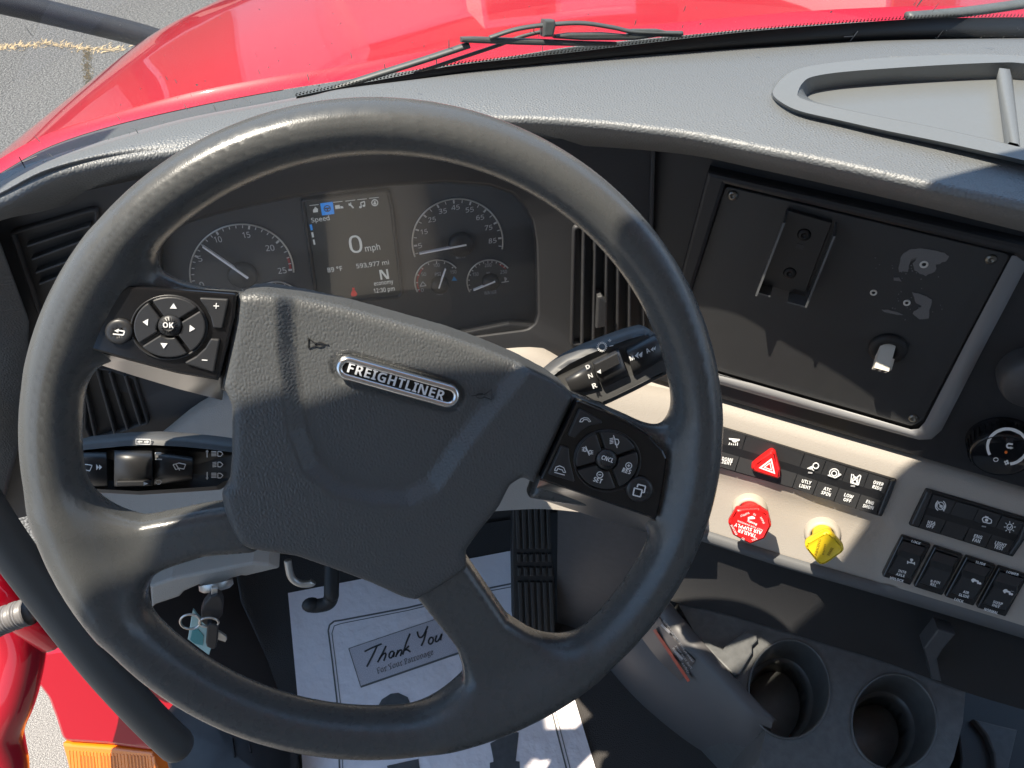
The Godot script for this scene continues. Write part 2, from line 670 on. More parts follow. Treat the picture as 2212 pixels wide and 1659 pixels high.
func materials():
	var sans := SystemFont.new()
	sans.font_names = PackedStringArray(["Droid Sans"])
	var bold := SystemFont.new()
	bold.font_names = PackedStringArray(["Droid Sans"])
	bold.font_weight = 700
	var serif := SystemFont.new()
	serif.font_names = PackedStringArray(["Droid Serif"])
	serif.font_italic = true
	M.font_sans = sans
	M.font_bold = bold
	M.font_bold_down = bold
	M.font_sans_down = sans
	var script := FontVariation.new()
	script.base_font = serif
	script.variation_transform = Transform2D(Vector2(1, 0), Vector2(0.28, 1), Vector2.ZERO)
	M.font_serif = script
	M.grain = noise_tex(FastNoiseLite.TYPE_CELLULAR, 0.07, 1024, 3)
	M.pores = noise_tex(FastNoiseLite.TYPE_CELLULAR, 0.11, 512, 9)
	M.fuzz = noise_tex(FastNoiseLite.TYPE_SIMPLEX, 0.09, 512, 5, 3)
	M.cloud = noise_tex(FastNoiseLite.TYPE_SIMPLEX, 0.012, 512, 6, 5)
	M.dust = ramped(M.cloud, Color(0.86, 0.86, 0.86), Color(1, 1, 1))
	M.asphalt_tint = ramped(noise_tex(FastNoiseLite.TYPE_SIMPLEX, 0.16, 1024, 8, 4), Color(0.2, 0.2, 0.2), Color(1, 1, 1))
	M.speckle = ramped(noise_tex(FastNoiseLite.TYPE_SIMPLEX, 0.2, 512, 12, 2), Color(0.80, 0.79, 0.81), Color(1, 1, 1), 0.3)
	M.scuff = ramped(M.cloud, Color(0.55, 0.55, 0.55), Color(1, 1, 1))
	# 1/scale is the size of a texture tile in metres
	M.rim = mat(lin(0.072, 0.074, 0.073), 0.37, {"bump": "fuzz", "deep": 0.006, "scale": 14.0, "rtex": "scuff"})
	M.hub = mat(lin(0.076, 0.079, 0.08), 0.43, {"bump": "grain", "deep": 0.045, "scale": 6.0})
	M.dash = mat(lin(0.118, 0.124, 0.126), 0.5, {"spec": 0.62, "bump": "grain", "deep": 0.07, "scale": 5.0})
	M.fascia = mat(lin(0.032, 0.032, 0.034), 0.55, {"bump": "fuzz", "deep": 0.006, "scale": 12.0})
	M.plastic = mat(lin(0.06, 0.06, 0.062), 0.5, {"bump": "fuzz", "deep": 0.01, "scale": 12.0, "tint": "dust"})
	M.tray = mat(lin(0.14, 0.148, 0.15), 0.42, {"bump": "fuzz", "deep": 0.006, "scale": 10.0, "rtex": "dust"})
	M.black = mat(lin(0.006, 0.006, 0.007), 0.45)
	M.gloss = mat(lin(0.008, 0.008, 0.009), 0.16, {"rtex": "scuff", "scale": 5.0})
	M.button = mat(lin(0.026, 0.026, 0.027), 0.38)
	M.beige = mat(lin(0.35, 0.315, 0.275), 0.6, {"bump": "pores", "deep": 0.03, "scale": 9.0})
	M.collar = mat(lin(0.42, 0.375, 0.31), 0.5)
	M.grey_trim = mat(lin(0.2, 0.2, 0.205), 0.42)
	M.chrome = mat(lin(0.72, 0.72, 0.72), 0.22, {"metal": 1.0})
	M.steel = mat(lin(0.55, 0.53, 0.5), 0.3, {"metal": 1.0})
	M.white = mat(lin(0.78, 0.78, 0.77), 0.6)
	M.badge_white = mat(lin(0.8, 0.8, 0.8), 0.35)
	M.skirt = mat(lin(0.6, 0.58, 0.55), 0.32, {"metal": 1.0})
	M.faint = mat(lin(0.32, 0.32, 0.33), 0.6)
	M.red = mat(lin(0.62, 0.012, 0.012), 0.35)
	M.yellow = mat(lin(0.82, 0.56, 0.015), 0.4)
	M.paint = mat(lin(0.36, 0.003, 0.014), 0.35, {"spec": 0.2, "coat": 1.0, "coat_rough": 0.02})
	M.orange_lens = mat(lin(0.85, 0.2, 0.01), 0.12, {"coat": 1.0})
	M.paper = mat(lin(0.86, 0.79, 0.80), 0.7, {"bump": "cloud", "deep": 0.18, "scale": 3.0})
	M.ink = mat(lin(0.05, 0.05, 0.05), 0.7)
	M.rubber = mat(lin(0.012, 0.012, 0.012), 0.6)
	M.carpet = mat(lin(0.05, 0.045, 0.042), 0.9, {"bump": "fuzz", "deep": 0.08, "scale": 8.0})
	M.asphalt = mat(lin(0.25, 0.244, 0.232), 0.9, {"bump": "fuzz", "deep": 0.8, "scale": 0.45, "tint": "asphalt_tint"})
	M.headliner = mat(lin(0.62, 0.60, 0.56), 0.9)
	M.screen = mat(lin(0.016, 0.02, 0.021), 0.3)
	M.glass = mat(lin(0.9, 0.95, 0.95), 0.02, {"alpha": 0.04})
	M.dial = mat(lin(0.03, 0.03, 0.032), 0.5)
	M.lit_white = mat(lin(0.5, 0.5, 0.5), 0.5, {"emit": Color(0.8, 0.85, 0.85), "power": 0.09})
	M.lit_grey = mat(lin(0.2, 0.2, 0.2), 0.5, {"emit": Color(0.6, 0.65, 0.65), "power": 0.12})
	M.lit_blue = mat(lin(0.02, 0.2, 0.5), 0.4, {"emit": Color(0.05, 0.5, 0.9), "power": 0.18})
	M.lit_red = mat(lin(0.4, 0.02, 0.02), 0.4, {"emit": Color(0.8, 0.05, 0.05), "power": 0.1})
	M.concrete = mat(lin(0.60, 0.55, 0.50), 0.9, {"bump": "fuzz", "deep": 0.3, "scale": 1.6, "tint": "asphalt_tint"})
	M.straw = mat(lin(0.42, 0.31, 0.17), 0.8)
	M.cowl = mat(lin(0.05, 0.058, 0.06), 0.6, {"bump": "fuzz", "deep": 0.02, "scale": 6.0})
	M.matte_black = mat(lin(0.022, 0.022, 0.024), 0.55, {"tint": "dust", "scale": 5.0})
	M.wiper = mat(lin(0.075, 0.082, 0.08), 0.5, {"tint": "dust", "scale": 10.0})
	M.frit = mat(lin(0.006, 0.006, 0.006), 0.4)
	M.panel_black = mat(lin(0.02, 0.02, 0.022), 0.45, {"bump": "fuzz", "deep": 0.004, "scale": 12.0})
	M.plate = mat(lin(0.036, 0.036, 0.037), 0.48, {"rtex": "scuff", "scale": 7.0})
	M.tape = mat(lin(0.2, 0.2, 0.195), 0.7, {"tint": "speckle", "scale": 14.0})
	M.hole_rim = mat(lin(0.6, 0.58, 0.54), 0.5)
	M.bracket = mat(lin(0.024, 0.024, 0.025), 0.28)
	M.faint_black = mat(lin(0.04, 0.04, 0.045), 0.5)
	M.dark_steel = mat(lin(0.2, 0.19, 0.17), 0.35, {"metal": 1.0})
	M.plug = mat(lin(0.6, 0.57, 0.5), 0.5)
	M.orange_dot = mat(lin(0.9, 0.2, 0.03), 0.5)
	M.grey_trim2 = mat(lin(0.11, 0.112, 0.115), 0.5)
	M.worn_ink = mat(lin(0.42, 0.28, 0.01), 0.6)
	M.mat_ink = mat(lin(0.13, 0.125, 0.12), 0.7)
	M.mat_print = mat(lin(0.10, 0.10, 0.10), 0.75, {"tint": "dust", "scale": 10.0})
	M.speckled = mat(lin(0.80, 0.75, 0.76), 0.7, {"tint": "speckle", "scale": 6.0})
	M.pedal_rib = mat(lin(0.02, 0.02, 0.02), 0.5)
	M.steel_matt = mat(lin(0.5, 0.5, 0.48), 0.4, {"metal": 0.8})
	M.kick = mat(lin(0.03, 0.022, 0.019), 0.7, {"bump": "fuzz", "deep": 0.01, "scale": 10.0})
	M.console = mat(lin(0.105, 0.106, 0.104), 0.5, {"bump": "fuzz", "deep": 0.012, "scale": 10.0, "tint": "dust"})
	M.cup = mat(lin(0.09, 0.09, 0.086), 0.34, {"tint": "dust", "scale": 6.0})
	M.console_side = mat(lin(0.085, 0.08, 0.079), 0.5, {"bump": "fuzz", "deep": 0.008, "scale": 14.0})
	M.sticker = mat(lin(0.07, 0.065, 0.065), 0.4)
	M.sticker_text = mat(lin(0.3, 0.29, 0.29), 0.5)
	M.sticker_red = mat(lin(0.45, 0.06, 0.03), 0.5)
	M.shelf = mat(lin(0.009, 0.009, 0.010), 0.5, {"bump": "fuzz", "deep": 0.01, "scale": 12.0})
	M.key_black = mat(lin(0.02, 0.02, 0.022), 0.45)
	M.tag = mat(lin(0.35, 0.55, 0.55), 0.2)
	M.tag_dark = mat(lin(0.05, 0.28, 0.3), 0.4)
	M.stalk = mat(lin(0.08, 0.08, 0.079), 0.52, {"tint": "dust", "scale": 8.0})
	M.handle = mat(lin(0.06, 0.058, 0.054), 0.5, {"bump": "fuzz", "deep": 0.015, "scale": 14.0})
	M.lamp_dark = mat(lin(0.5, 0.11, 0.01), 0.4)
	M.hose = mat(lin(0.17, 0.16, 0.155), 0.4)
	M.gauge_ring = mat(lin(0.5, 0.5, 0.49), 0.3, {"metal": 0.7})
	M.print = mat(lin(0.5, 0.5, 0.5), 0.6)
	M.print_dim = mat(lin(0.32, 0.33, 0.35), 0.6)
	M.gauge_red = mat(lin(0.25, 0.02, 0.02), 0.6)
	M.gauge_blue = mat(lin(0.03, 0.2, 0.45), 0.6)
	M.needle_white = mat(lin(0.75, 0.75, 0.78), 0.5)
	M.needle_blue = mat(lin(0.05, 0.2, 0.5), 0.5)
	var lean := FontVariation.new()
	lean.base_font = sans
	lean.variation_transform = Transform2D(Vector2(1, 0), Vector2(0.2, 1), Vector2.ZERO)
	M.font_lean = lean
	M.tan_wall = mat(lin(0.32, 0.2, 0.12), 0.9)
	M.dark_door = mat(lin(0.05, 0.05, 0.055), 0.6)
	M.white_door = mat(lin(0.7, 0.68, 0.64), 0.7)
	M.bracket_edge = mat(lin(0.1, 0.104, 0.108), 0.18, {"coat": 0.8})
	M.dust_speck = mat(lin(0.4, 0.39, 0.37), 0.9)
	M.horn = mat(lin(0.02, 0.02, 0.021), 0.6)
	M.sill = mat(lin(0.03, 0.03, 0.033), 0.55, {"tint": "dust", "scale": 8.0})
	M.lens = mat(lin(0.9, 0.92, 0.93), 0.05, {"alpha": 0.03})

func steering():
	var t = thing("steering_wheel", "dark grey four-spoke steering wheel with glossy button panels and oval hub badge", "steering wheel", PW.o - PW.n * 0.12)
	# rim and spokes as one skin
	var cell := 0.0028
	var lo := Vector3(-0.2380, -0.2380, -0.046)
	var n := Vector3i(171, 171, 28)
	var spokes := [
		[pts([130, 650, 215, 560, 330, 600, 420, 622, 540, 640, 500, 860, 200, 762, 110, 770]), -0.012, 0.011, 0.016],
		[pts([1230, 850, 1360, 905, 1445, 945, 1545, 890, 1540, 1110, 1425, 1128, 1140, 1085]), -0.012, 0.011, 0.014],
		[pts([540, 1088, 440, 1102, 300, 1130, 130, 1110, 190, 1340, 330, 1240, 440, 1205, 560, 1195]), -0.008, 0.013, 0.02],
		[pts([880, 1270, 1000, 1200, 1100, 1345, 1215, 1420, 1260, 1480, 1060, 1580, 960, 1560, 1010, 1475, 985, 1400]), -0.008, 0.013, 0.02]]
	for s in spokes: s[0] = local(PW, s[0])
	var R := 0.2119
	var ra := 0.0166
	var rb := 0.0215
	var field := PackedFloat32Array()
	field.resize(n.x * n.y * n.z)
	field.fill(1.0)
	for y in n.y:
		for x in n.x:
			var p = Vector2(lo.x + x * cell, lo.y + y * cell)
			var dr = p.length() - R
			var near = absf(dr) < 0.05
			var d2 := PackedFloat32Array()
			for s in spokes:
				var d = poly_dist(p, s[0])
				d2.append(d)
				if d < 0.03: near = true
			if not near: continue
			for z in n.z:
				var h = lo.z + z * cell
				var q = Vector2(dr / ra, h / rb)
				var ql = q.length()
				var f = ql * (ql - 1.0) / maxf(Vector2(q.x / ra, q.y / rb).length(), 1e-6)
				for k in 4:
					if d2[k] > 0.06: continue
					var e = absf(h - spokes[k][1]) - spokes[k][2]
					var dk = maxf(d2[k], dr)
					var w = Vector2(maxf(dk + 0.008, 0), maxf(e + 0.008, 0)).length() + minf(maxf(dk + 0.008, e + 0.008), 0) - 0.008
					f = smin(f, w, spokes[k][3] + 0.012)
				field[z * n.x * n.y + y * n.x + x] = f
	var rim = part(nets(field, n, lo, cell, PW), "rim", M.rim, t)
	rim.set_meta("label", "padded dark grey rim and spokes worn smooth at the top")

	# hub pad with a sunk field in its middle
	var hp = local(PW, pts([517, 634, 560, 631, 640, 645, 737, 666, 837, 693, 970, 730, 1054, 760, 1134, 793, 1204, 830, 1243, 858, 1196, 965, 1158, 1050, 1130, 1036, 1104, 1052, 1080, 1100, 1040, 1150, 1008, 1195, 1010, 1235, 950, 1275, 900, 1304, 870, 1298, 800, 1266, 737, 1242, 640, 1208, 545, 1194, 515, 1182, 497, 1150, 480, 1106, 474, 1068, 492, 1046, 497, 985, 498, 880, 476, 833, 495, 730, 508, 645]), 0.008)
	var basin = local(PW, pts([612, 600, 618, 760, 640, 930, 672, 1010, 730, 1058, 800, 1074, 880, 1078, 935, 1050, 990, 970, 1060, 880, 1130, 800, 1180, 700, 900, 560]), 0.006)
	var oval = stadium(Vector2(750, 797), Vector2(968, 858), 34)
	var pocket = local(PW, oval, 0.004)
	var hlo := Vector3(-0.128, -0.122, -0.048)
	var hc := 0.0021
	var hn := Vector3i(130, 122, 34)
	field = PackedFloat32Array()
	field.resize(hn.x * hn.y * hn.z)
	field.fill(1.0)
	for y in hn.y:
		for x in hn.x:
			var p = Vector2(hlo.x + x * hc, hlo.y + y * hc)
			var d = poly_dist(p, hp)
			if d > 0.012: continue
			var b = poly_dist(p, basin)
			var top = 0.0085 - 0.0085 * smoothstep(0.0062, -0.0062, b)
			var o = poly_dist(p, pocket)
			top -= 0.0035 * smoothstep(0.0015, -0.0015, o)
			top -= 0.012 * maxf(0.0, (-p.y - 0.03)) 
			for z in hn.z:
				var h = hlo.z + z * hc
				var side = d + 0.25 * minf(h - top, 0.0) * 0.0
				var f = smax(side, h - top, 0.007)
				f = maxf(f, hlo.z + 0.006 - h)
				field[z * hn.x * hn.y + y * hn.x + x] = f
	var hub = part(nets(field, hn, hlo, hc, PW), "hub_pad", M.hub, t)
	hub.set_meta("label", "grained hub pad with a sunk field in the middle")
	# badge
	var st = tool()
	var ring = local(PW, stadium(Vector2(750, 797), Vector2(968, 858), 27), 0.007)
	solid(st, PW, ring, [[0.0, -0.004], [0.0, 0.0035], [0.0012, 0.0058], [0.0028, 0.0064], [0.0042, 0.0058], [0.0048, 0.0042]], false)
	var badge = part(st, "badge", M.chrome, t)
	badge.set_meta("label", "oval chrome-ringed badge with raised white capital letters")
	st = flat_tool()
	solid(st, PW, inset(ring, 0.0046), [[0.0, -0.002], [0.0, 0.0044]])
	part(st, "badge_field", M.gloss, badge)
	text("FREIGHTLINER", PW, 0.0050, Vector2(749, 803), Vector2(957, 865), 21.0, M.badge_white, badge, "badge_lettering", 0.0, "bold")
	# horn symbols pressed into the pad
	for k in 2:
		var c = [Vector2(688, 744), Vector2(1040, 855)][k]
		var m = -1.0 if k else 1.0
		var P = []
		P.append_array(line(PackedVector2Array([c + Vector2(-22 * m, -14), c + Vector2(-22 * m, 8), c + Vector2(-4 * m, 2)]), 1.0))
		P.append_array(line(PackedVector2Array([c + Vector2(-22 * m, -14), c + Vector2(-8 * m, -4), c + Vector2(22 * m, 0)]), 1.0))
		P.append_array(line(ell(c + Vector2(2 * m, 0), 10, 5, 14, 0, 359), 1.0))
		marks(PW, [0.0002, 0.0030][k], P, M.horn, t, "horn_symbol", 0.0008)
	left_controls(t)
	right_controls(t)

func stadium(a: Vector2, b: Vector2, r: float) -> PackedVector2Array:
	var p := PackedVector2Array()
	var d = (b - a).angle()
	for i in 17: p.append(b + Vector2.from_angle(d - PI / 2 + PI * i / 16.0) * r)
	for i in 17: p.append(a + Vector2.from_angle(d + PI / 2 + PI * i / 16.0) * r)
	return p

func sector(c: Vector2, rx: float, ry: float, inner: float, a0: float, a1: float, gap: float) -> PackedVector2Array:
	# a quarter of a dial between two straight grooves of equal width
	var p := PackedVector2Array()
	for i in 13:
		var lo = a0 + gap / 1.0
		var hi = a1 - gap / 1.0
		var t = deg_to_rad(lerpf(lo, hi, i / 12.0))
		p.append(c + Vector2(cos(t) * rx, sin(t) * ry))
	for i in 7:
		var lo = a0 + gap / inner
		var hi = a1 - gap / inner
		var t = deg_to_rad(lerpf(hi, lo, i / 6.0))
		p.append(c + Vector2(cos(t) * rx, sin(t) * ry) * inner)
	return p

func button(px: PackedVector2Array, h: float, parent: Node3D, called := "button", m: Material = null, rad := 0.0012, bevel := 0.0009) -> MeshInstance3D:
	var st = flat_tool()
	slab(st, PW, px, h - 0.006, h, bevel, rad)
	return part(st, called, m if m else M.button, parent)

func left_controls(t: Node3D):
	var face = tl(0, 1, [735, 248, 770, 218, 830, 195, 1180, 218, 1530, 245, 1520, 400, 1470, 600, 1415, 805, 1150, 760, 850, 680, 560, 602, 570, 545, 610, 460, 670, 340])
	var skirt = tl(0, 1, [720, 238, 765, 205, 830, 180, 1180, 200, 1545, 230, 1530, 400, 1490, 620, 1440, 935, 1150, 860, 850, 770, 600, 690, 550, 560, 590, 450, 655, 330])
	var st = flat_tool()
	var h := 0.0105
	slab(st, PW, face, 0.002, h, 0.0016, 0.002)
	var p = part(st, "control_panel", M.gloss, t)
	p.set_meta("label", "glossy black panel with arrow pad, back, plus and minus buttons")
	st = tool()
	var A := PackedVector3Array()
	var B := PackedVector3Array()
	for i in face.size():
		A.append(hit(PW, face[i], 0.006)); B.append(hit(PW, skirt[i], -0.012))
	strip(st, A, B, true)
	part(st, "panel_skirt", M.skirt, p)
	var c = tl(0, 1, [1098, 461])[0]
	st = tool()
	solid(st, PW, local(PW, ell(c, 83.5, 70.5, 56), h), [[0.0, h - 0.001], [0.0, h + 0.0012], [0.0006, h + 0.0014], [0.0012, h + 0.0010], [0.0016, h - 0.001]], false)
	part(st, "pad_ring", M.button, p)
	var ang = [-123.0, -36.0, 57.0, 144.0, 237.0]
	var icon = [[1125, 325, 0], [1245, 470, 1], [1063, 580, 2], [945, 428, 3]]
	for k in 4:
		var b = button(sector(c, 78, 66, 0.36, ang[k], ang[k + 1], 3.4), h + 0.0036, p, "arrow_button")
		var q = tl(0, 1, [icon[k][0], icon[k][1]])[0]
		var d = Vector2.from_angle(deg_to_rad([-88.0, 4.0, 93.0, 184.0][k]))
		var o = d.orthogonal()
		marks(PW, h + 0.0037, [PackedVector2Array([q + d * 6.5, q - d * 5 + o * 7.5, q - d * 5 - o * 7.5])], M.white, b, "arrow_symbol")
	var ok = tl(0, 1, [1097, 451])[0]
	st = tool()
	solid(st, PW, local(PW, ell(ok, 26, 23.5, 36), h + 0.004), [[0.0, h - 0.002], [0.0, h + 0.003], [0.0012, h + 0.0046], [0.0035, h + 0.0054]])
	var okb = part(st, "ok_button", M.button, p)
	text("OK", PW, h + 0.0056, tl(0, 1, [1057, 463])[0], tl(0, 1, [1126, 466])[0], 11.5, M.white, okb, "lettering", 0.0, "bold")
	var bk = tl(0, 1, [768, 492])[0]
	st = tool()
	solid(st, PW, local(PW, ell(bk, 30.5, 28, 36), h + 0.003), [[0.0, h - 0.002], [0.0, h + 0.002], [0.001, h + 0.0030], [0.003, h + 0.0034], [0.007, h + 0.0026]])
	var bb = part(st, "back_button", M.button, p)
	var P = line(tl(0, 1, [733, 505, 800, 512, 808, 488, 765, 481]), 2.6)
	P.append(tl(0, 1, [742, 484, 772, 470, 768, 496]))
	marks(PW, h + 0.0032, P, M.white, bb, "back_symbol")
	var plus = button(tl(0, 1, [1283, 268, 1482, 279, 1440, 470, 1381, 467, 1365, 400, 1335, 340]), h + 0.0022, p, "plus_button")
	var pc = tl(0, 1, [1402, 323])[0]
	marks(PW, h + 0.0023, [bar(pc + Vector2(-6, 0), pc + Vector2(6, 0.5), 1.8), bar(pc + Vector2(0.5, -6), pc + Vector2(-0.5, -1), 1.8), bar(pc + Vector2(0, 1), pc + Vector2(-0.5, 6), 1.8)], M.white, plus, "plus_symbol")
	var minus = button(tl(0, 1, [1365, 535, 1425, 540, 1385, 755, 1185, 695, 1270, 650, 1330, 595]), h + 0.0022, p, "minus_button")
	pc = tl(0, 1, [1327, 673])[0]
	marks(PW, h + 0.0023, [bar(pc + Vector2(-6, 0), pc + Vector2(6, 1), 1.8)], M.white, minus, "minus_symbol")

func right_controls(t: Node3D):
	var h := 0.0105
	var face = tl(1, 1, [1530, 935, 1700, 1003, 1870, 1088, 2000, 1170, 2088, 1258, 2112, 1310, 2095, 1450, 2070, 1600, 2042, 1718, 1990, 1690, 1700, 1590, 1285, 1450, 1400, 1210])
	var skirt = tl(1, 1, [1525, 915, 1710, 985, 1885, 1072, 2015, 1155, 2105, 1245, 2125, 1310, 2108, 1450, 2085, 1620, 2050, 1755, 1985, 1790, 1690, 1708, 1245, 1562, 1375, 1210])
	var st = flat_tool()
	slab(st, PW, face, 0.002, h, 0.0016, 0.002)
	var p = part(st, "control_panel", M.gloss, t)
	p.set_meta("label", "glossy black panel with cruise dial, phone and window buttons")
	st = tool()
	var A := PackedVector3Array()
	var B := PackedVector3Array()
	for i in face.size():
		A.append(hit(PW, face[i], 0.006)); B.append(hit(PW, skirt[i], -0.012))
	strip(st, A, B, true)
	part(st, "panel_skirt", M.skirt, p)
	var c = tl(1, 1, [1722, 1325])[0]
	st = tool()
	solid(st, PW, local(PW, ell(c, 73, 67.5, 56), h), [[0.0, h - 0.001], [0.0, h + 0.0012], [0.0006, h + 0.0014], [0.0012, h + 0.0010], [0.0016, h - 0.001]], false)
	part(st, "pad_ring", M.button, p)
	var ang = [-107.0, -21.0, 70.0, 163.0, 253.0]
	var B2 = []
	for k in 4:
		B2.append(button(sector(c, 67.5, 62.5, 0.37, ang[k], ang[k + 1], 3.6), h + 0.0036, p, "cruise_button"))
	st = tool()
	var cc = tl(1, 1, [1720, 1321])[0]
	solid(st, PW, local(PW, ell(cc, 22.5, 22, 36), h + 0.004), [[0.0, h - 0.002], [0.0, h + 0.003], [0.0012, h + 0.0046], [0.0035, h + 0.0052]])
	var cb = part(st, "cancel_button", M.button, p)
	text("CNCL", PW, h + 0.0054, tl(1, 1, [1682, 1315])[0], tl(1, 1, [1756, 1340])[0], 9.5, M.white, cb, "lettering", 0.0, "bold")
	var hh = h + 0.0037
	# fog lamp off (top)
	var q = tl(1, 1, [1775, 1203])[0]
	var P = line(pts([q.x + 0, q.y - 6, q.x + 6, q.y - 5, q.x + 8, q.y + 1, q.x + 5, q.y + 7, q.x + 0, q.y + 6, q.x - 1, q.y - 6]), 1.7)
	for k in 4: P.append(bar(q + Vector2(-12, -6 + k * 3.4), q + Vector2(-4, -8 + k * 3.4), 1.4))
	P.append(bar(q + Vector2(-4, -14), q + Vector2(4, 13), 1.8))
	marks(PW, hh, P, M.white, B2[0], "fog_lamp_symbol")
	q = tl(1, 1, [1862, 1358])[0]
	P = line(ell(q, 6.5, 6.5, 16, 0, 359), 1.5)
	P.append(bar(q + Vector2(-3, 0), q + Vector2(3, 0), 1.6)); P.append(bar(q + Vector2(0, -3), q + Vector2(0, 3), 1.6))
	marks(PW, hh, P, M.white, B2[1], "plus_symbol")
	text("RES", PW, hh, tl(1, 1, [1816, 1398])[0], tl(1, 1, [1870, 1414])[0], 10, M.white, B2[1], "lettering", 0.0, "bold")
	q = tl(1, 1, [1675, 1417])[0]
	P = line(ell(q, 6.5, 6.5, 16, 0, 359), 1.5)
	P.append(bar(q + Vector2(-3, 0), q + Vector2(3, 0), 1.6))
	marks(PW, hh, P, M.white, B2[2], "minus_symbol")
	text("SET", PW, hh, tl(1, 1, [1629, 1458])[0], tl(1, 1, [1684, 1474])[0], 10, M.white, B2[2], "lettering", 0.0, "bold")
	q = tl(1, 1, [1595, 1262])[0]
	P = line(pts([q.x - 8, q.y - 8, q.x - 3, q.y - 5, q.x - 3, q.y + 1, q.x - 8, q.y + 1, q.x - 8, q.y - 8]), 1.5)
	P.append_array(line(pts([q.x + 8, q.y - 1, q.x + 3, q.y + 0, q.x + 3, q.y + 6, q.x + 8, q.y + 7, q.x + 8, q.y - 1]), 1.5))
	P.append(bar(q + Vector2(-4, -10), q + Vector2(4, 10), 1.7))
	for k in 3:
		P.append(bar(q + Vector2(-12, -7 + k * 3.5), q + Vector2(-9, -6.5 + k * 3.2), 1.2)); P.append(bar(q + Vector2(9.5, 0 + k * 3.2), q + Vector2(12, 0 + k * 3.4), 1.2))
	marks(PW, hh, P, M.white, B2[3], "lamp_symbol")
	var answer = button(tl(1, 1, [1545, 990, 1625, 1030, 1690, 1070, 1693, 1086, 1610, 1102, 1555, 1138, 1515, 1180, 1468, 1165]), h + 0.0022, p, "call_button")
	q = tl(1, 1, [1580, 1062])[0]
	marks(PW, h + 0.0023, line(pts([q.x - 12, q.y + 4, q.x - 9, q.y - 2, q.x - 2, q.y - 5, q.x + 6, q.y - 4, q.x + 12, q.y + 3, q.x + 8, q.y + 4, q.x + 5, q.y - 0.5, q.x - 3, q.y - 1, q.x - 6, q.y + 4, q.x - 12, q.y + 4]), 1.4), M.white, answer, "handset_symbol")
	var hang = button(tl(1, 1, [1425, 1228, 1475, 1245, 1482, 1330, 1505, 1420, 1518, 1470, 1340, 1415]), h + 0.0022, p, "hang_up_button")
	q = tl(1, 1, [1417, 1383])[0]
	P = line(pts([q.x - 12, q.y + 2, q.x - 9, q.y - 5, q.x - 1, q.y - 8, q.x + 8, q.y - 4, q.x + 12, q.y + 6, q.x + 7, q.y + 6, q.x + 5, q.y + 1, q.x - 5, q.y - 2, q.x - 7, q.y + 3, q.x - 12, q.y + 2]), 1.4)
	P.append(bar(q + Vector2(-12, 6), q + Vector2(10, 12), 1.4))
	marks(PW, h + 0.0023, P, M.white, hang, "handset_symbol")
	q = tl(1, 1, [1937, 1517])[0]
	st = tool()
	solid(st, PW, local(PW, ell(q, 29, 27.5, 36), h + 0.003), [[0.0, h - 0.002], [0.0, h + 0.002], [0.001, h + 0.0030], [0.003, h + 0.0036], [0.007, h + 0.0030]])
	var wb = part(st, "window_button", M.button, p)
	P = line(pts([q.x - 13, q.y - 5, q.x + 4, q.y - 1, q.x - 0, q.y + 14, q.x - 16, q.y + 10, q.x - 13, q.y - 5]), 2.2)
	P.append_array(line(pts([q.x - 7, q.y - 7, q.x - 5, q.y - 13, q.x + 11, q.y - 9, q.x + 8, q.y + 5, q.x + 4, q.y + 4]), 2.2))
	marks(PW, h + 0.0036, P, M.white, wb, "window_symbol", 0.0008)

func V(x: float, y: float, z: float) -> Vector3:
	return EYE + Vector3(x, y, z)

func hood_y(x: float, z: float) -> float:
	var a = absf(x - 0.55) / (0.55 - hood_left(z))
	return -0.412 - 0.18 * (-z - 0.83) - 0.10 * pow(minf(a, 1.2), 3.0)

func hood_left(z: float) -> float:
	# how far the shoulder reaches to the left
	var t = [[0.83, -0.46], [0.95, -0.435], [1.05, -0.41], [1.22, -0.371], [1.33, -0.315], [1.45, -0.232], [1.6, -0.12], [1.8, -0.02], [2.2, 0.1], [3.6, 0.15]]
	for i in t.size() - 1:
		if -z <= t[i + 1][0]: return lerpf(t[i][1], t[i + 1][1], clampf((-z - t[i][0]) / (t[i + 1][0] - t[i][0]), 0, 1))
	return 0.15

